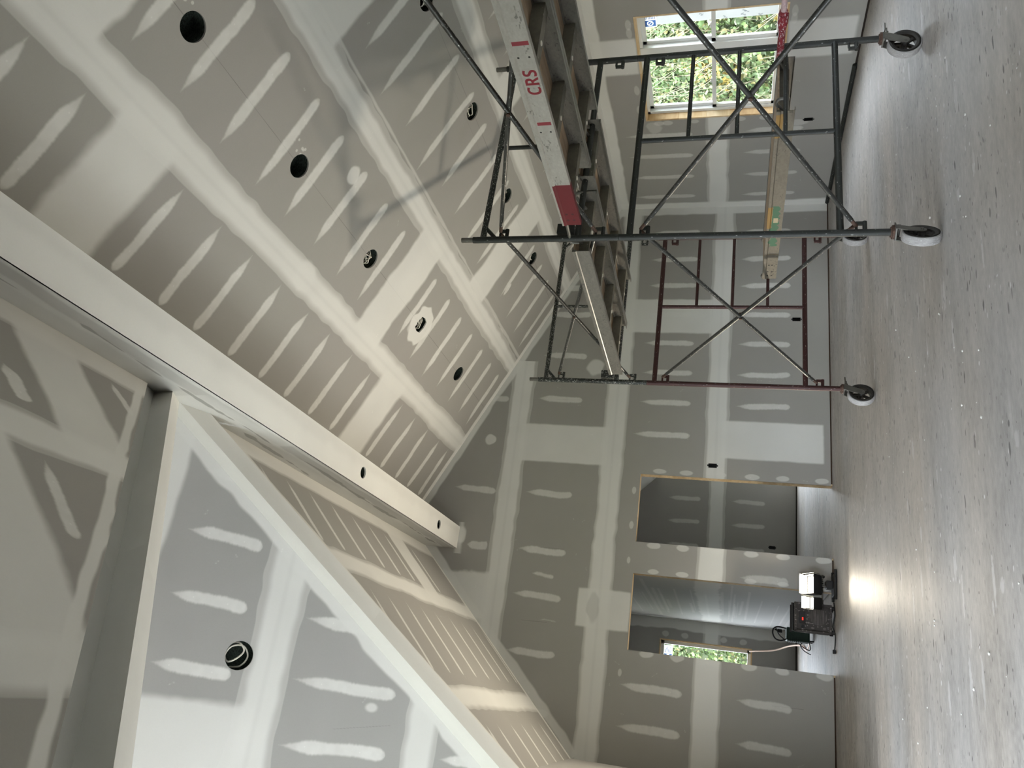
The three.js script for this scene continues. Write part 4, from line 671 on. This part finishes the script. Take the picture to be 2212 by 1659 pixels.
// crumbs of compound and chips left on the floor
{
  const gs = []; for (let i = 0; i < 90; i++) { const g = new THREE.IcosahedronGeometry(rr(0.003, 0.009), 0); g.scale(1, 0.5, 1); g.rotateY(rr(0, 6)); g.translate(rr(-0.3, 4), 0.003, rr(3, 7.6)); gs.push(g); }
  const o = obj('plaster_crumbs', gs, MUD); o.userData.kind = 'stuff'; tag(o, 'white crumbs of dried compound scattered over the floor', 'crumbs');
}
// ---------------------------------------------------------------- outdoors: ground, bank and undergrowth seen through the panes
{
  const G = matte(null, { color: new THREE.Color(0.10, 0.12, 0.06) });
  struct('ground', bx(-60, 60, -0.9, -0.6, -60, 60), G);
  const SLAB = plain(0xa8a59c, 0.9); struct('ground', bx(-14, BAY - 0.2, -0.6, -0.12, 0, 11), SLAB, 'pale slab added outside the bay to bounce skylight indoors'); struct('ground', bx(-3, 8, -0.6, -0.12, ZEND + 0.2, 20), SLAB, 'pale slab added behind the house to bounce skylight indoors'); struct('ground', bx(-4, 7, -0.6, -0.2, -8.2, -4.7), SLAB, 'pale strip added at the back of the house to bounce skylight indoors');  // unseen pale slabs, added to bounce skylight in through the openings
  const bank = (pts, place) => { const s = new THREE.Shape(pts.map(p => new THREE.Vector2(...p))); const g = new THREE.ExtrudeGeometry(s, { depth: 26, bevelEnabled: false }); g.translate(0, 0, -13); place(g); struct('ground', g, G, 'earth bank behind the house'); };
  bank([[0, -0.6], [3.2, 3.2], [9, 3.4], [9, -0.6]], g => g.translate(8.3, 0, 2));
  bank([[0, -0.6], [3.2, 2.6], [9, 3.2], [9, -0.6]], g => { g.rotateY(Math.PI / 2); g.translate(1, 0, -9.3); });
  const wrap = lineTex(256, 1024, (x, w, h) => { x.fillStyle = '#e9ebec'; x.fillRect(0, 0, w, h); x.fillStyle = '#8d949a'; for (let i = 0; i < 90; i++) { x.save(); x.translate(rr(10, 246), rr(10, 1014)); x.rotate(-0.5); for (let q = 0; q < 4; q++) x.fillRect(q * 5, rr(-3, 3), 3, rr(4, 9)); x.restore(); } });
  const g2 = rbx(6.92, 7.16, -0.6, 3.2, 2.395, 2.72, 0.01); { const u = g2.attributes.uv; for (let i = 0; i < u.count; i++) u.setXY(i, u.getX(i) / 0.5, (u.getY(i) + 0.6) / 3.8); } wrap.wrapS = wrap.wrapT = THREE.RepeatWrapping;
  struct('porch_post', g2, matte(wrap), 'white wrapped post outside the right window');
  const leaf = new THREE.PlaneGeometry(0.075, 0.045, 2, 1); { const p = leaf.attributes.position; for (let i = 0; i < p.count; i++) p.setZ(i, -Math.abs(p.getX(i)) * 0.4); leaf.computeVertexNormals(); }
  const lm = new THREE.MeshPhysicalMaterial({ color: 0xffffff, roughness: 0.8, side: THREE.DoubleSide });
  const put = (n, f, pal, label) => { const m = new THREE.InstancedMesh(leaf, lm, n), M = new THREE.Matrix4(), q = new THREE.Quaternion(), e = new THREE.Euler(), c = new THREE.Color(); for (let i = 0; i < n; i++) { const p = f(); e.set(rr(-1.6, 1.6), rr(0, 6.28), rr(-1.6, 1.6)); q.setFromEuler(e); const s = rr(0.6, 1.5); M.compose(p, q, V(s, s, s)); m.setMatrixAt(i, M); const k = pal[Math.floor(rnd() * pal.length)], v = rr(0.3, 0.75); c.setRGB(k[0] * v, k[1] * v, k[2] * v); m.setColorAt(i, c); } m.name = numbered('foliage'); m.castShadow = m.receiveShadow = true; scene.add(m); m.userData.kind = 'stuff'; tag(m, label, 'foliage'); };
  const green = [[0.16, 0.26, 0.07], [0.22, 0.34, 0.10], [0.12, 0.2, 0.06], [0.3, 0.38, 0.14], [0.24, 0.3, 0.14], [0.2, 0.3, 0.12], [0.16, 0.24, 0.1], [0.36, 0.33, 0.12]];
  const onBank = (x0, sl, z0, z1) => () => { const t = Math.pow(rnd(), 0.8) * 3.4, z = rr(z0, z1), cl = vn(z * 1.5, t * 1.5, 77); return V(x0 + t + rr(-0.2, 0.2), -0.6 + t * sl + rr(0, 0.15 + 0.5 * cl), z); };
  put(60000, onBank(8.3, 1.19, -7.5, 4), green, 'green and yellow undergrowth on the bank outside the right window');
  put(26000, () => { const t = rnd() * 3.4, x = rr(-3.5, 6); return V(x, -0.6 + t + rr(0, 0.15 + 0.5 * vn(x * 1.5, t * 1.5, 78)), -9.3 - t); }, green, 'green undergrowth on the bank outside the back window');
  const yl = [[0.5, 0.38, 0.08], [0.45, 0.33, 0.06]]; const cen = []; for (let i = 0; i < 7; i++) cen.push([rr(0.6, 2.6), rr(-2, 2.4)]);
  put(1500, () => { const [t, z] = cen[Math.floor(rnd() * 7)]; const u = t + rr(-0.3, 0.3); return V(8.3 + u, -0.4 + u * 1.19 + rr(0, 0.35), z + rr(-0.3, 0.3)); }, yl, 'yellow autumn leaves on the bank outside the right window');
  const st = []; for (let i = 0; i < 560; i++) { const t = rr(0.1, 3), z = rr(-6, 3), L = rr(0.5, 1.3), a = rr(-0.8, 0.8), b = rr(-0.9, 0.3), p = V(8.2 + t, -0.6 + t * 1.19, z); const q = p.clone().add(V(b * L * 0.6, L, a * L)); st.push(bar(p, q, rr(0.0025, 0.0055), 5, 0, false)); }
  const o = obj('dry_stems', st, plain(0x8f8770, 0.9)); o.userData.kind = 'stuff'; tag(o, 'pale dry stalks leaning over the bank outside the right window', 'stalks');
}
renderer.render(scene, camera);
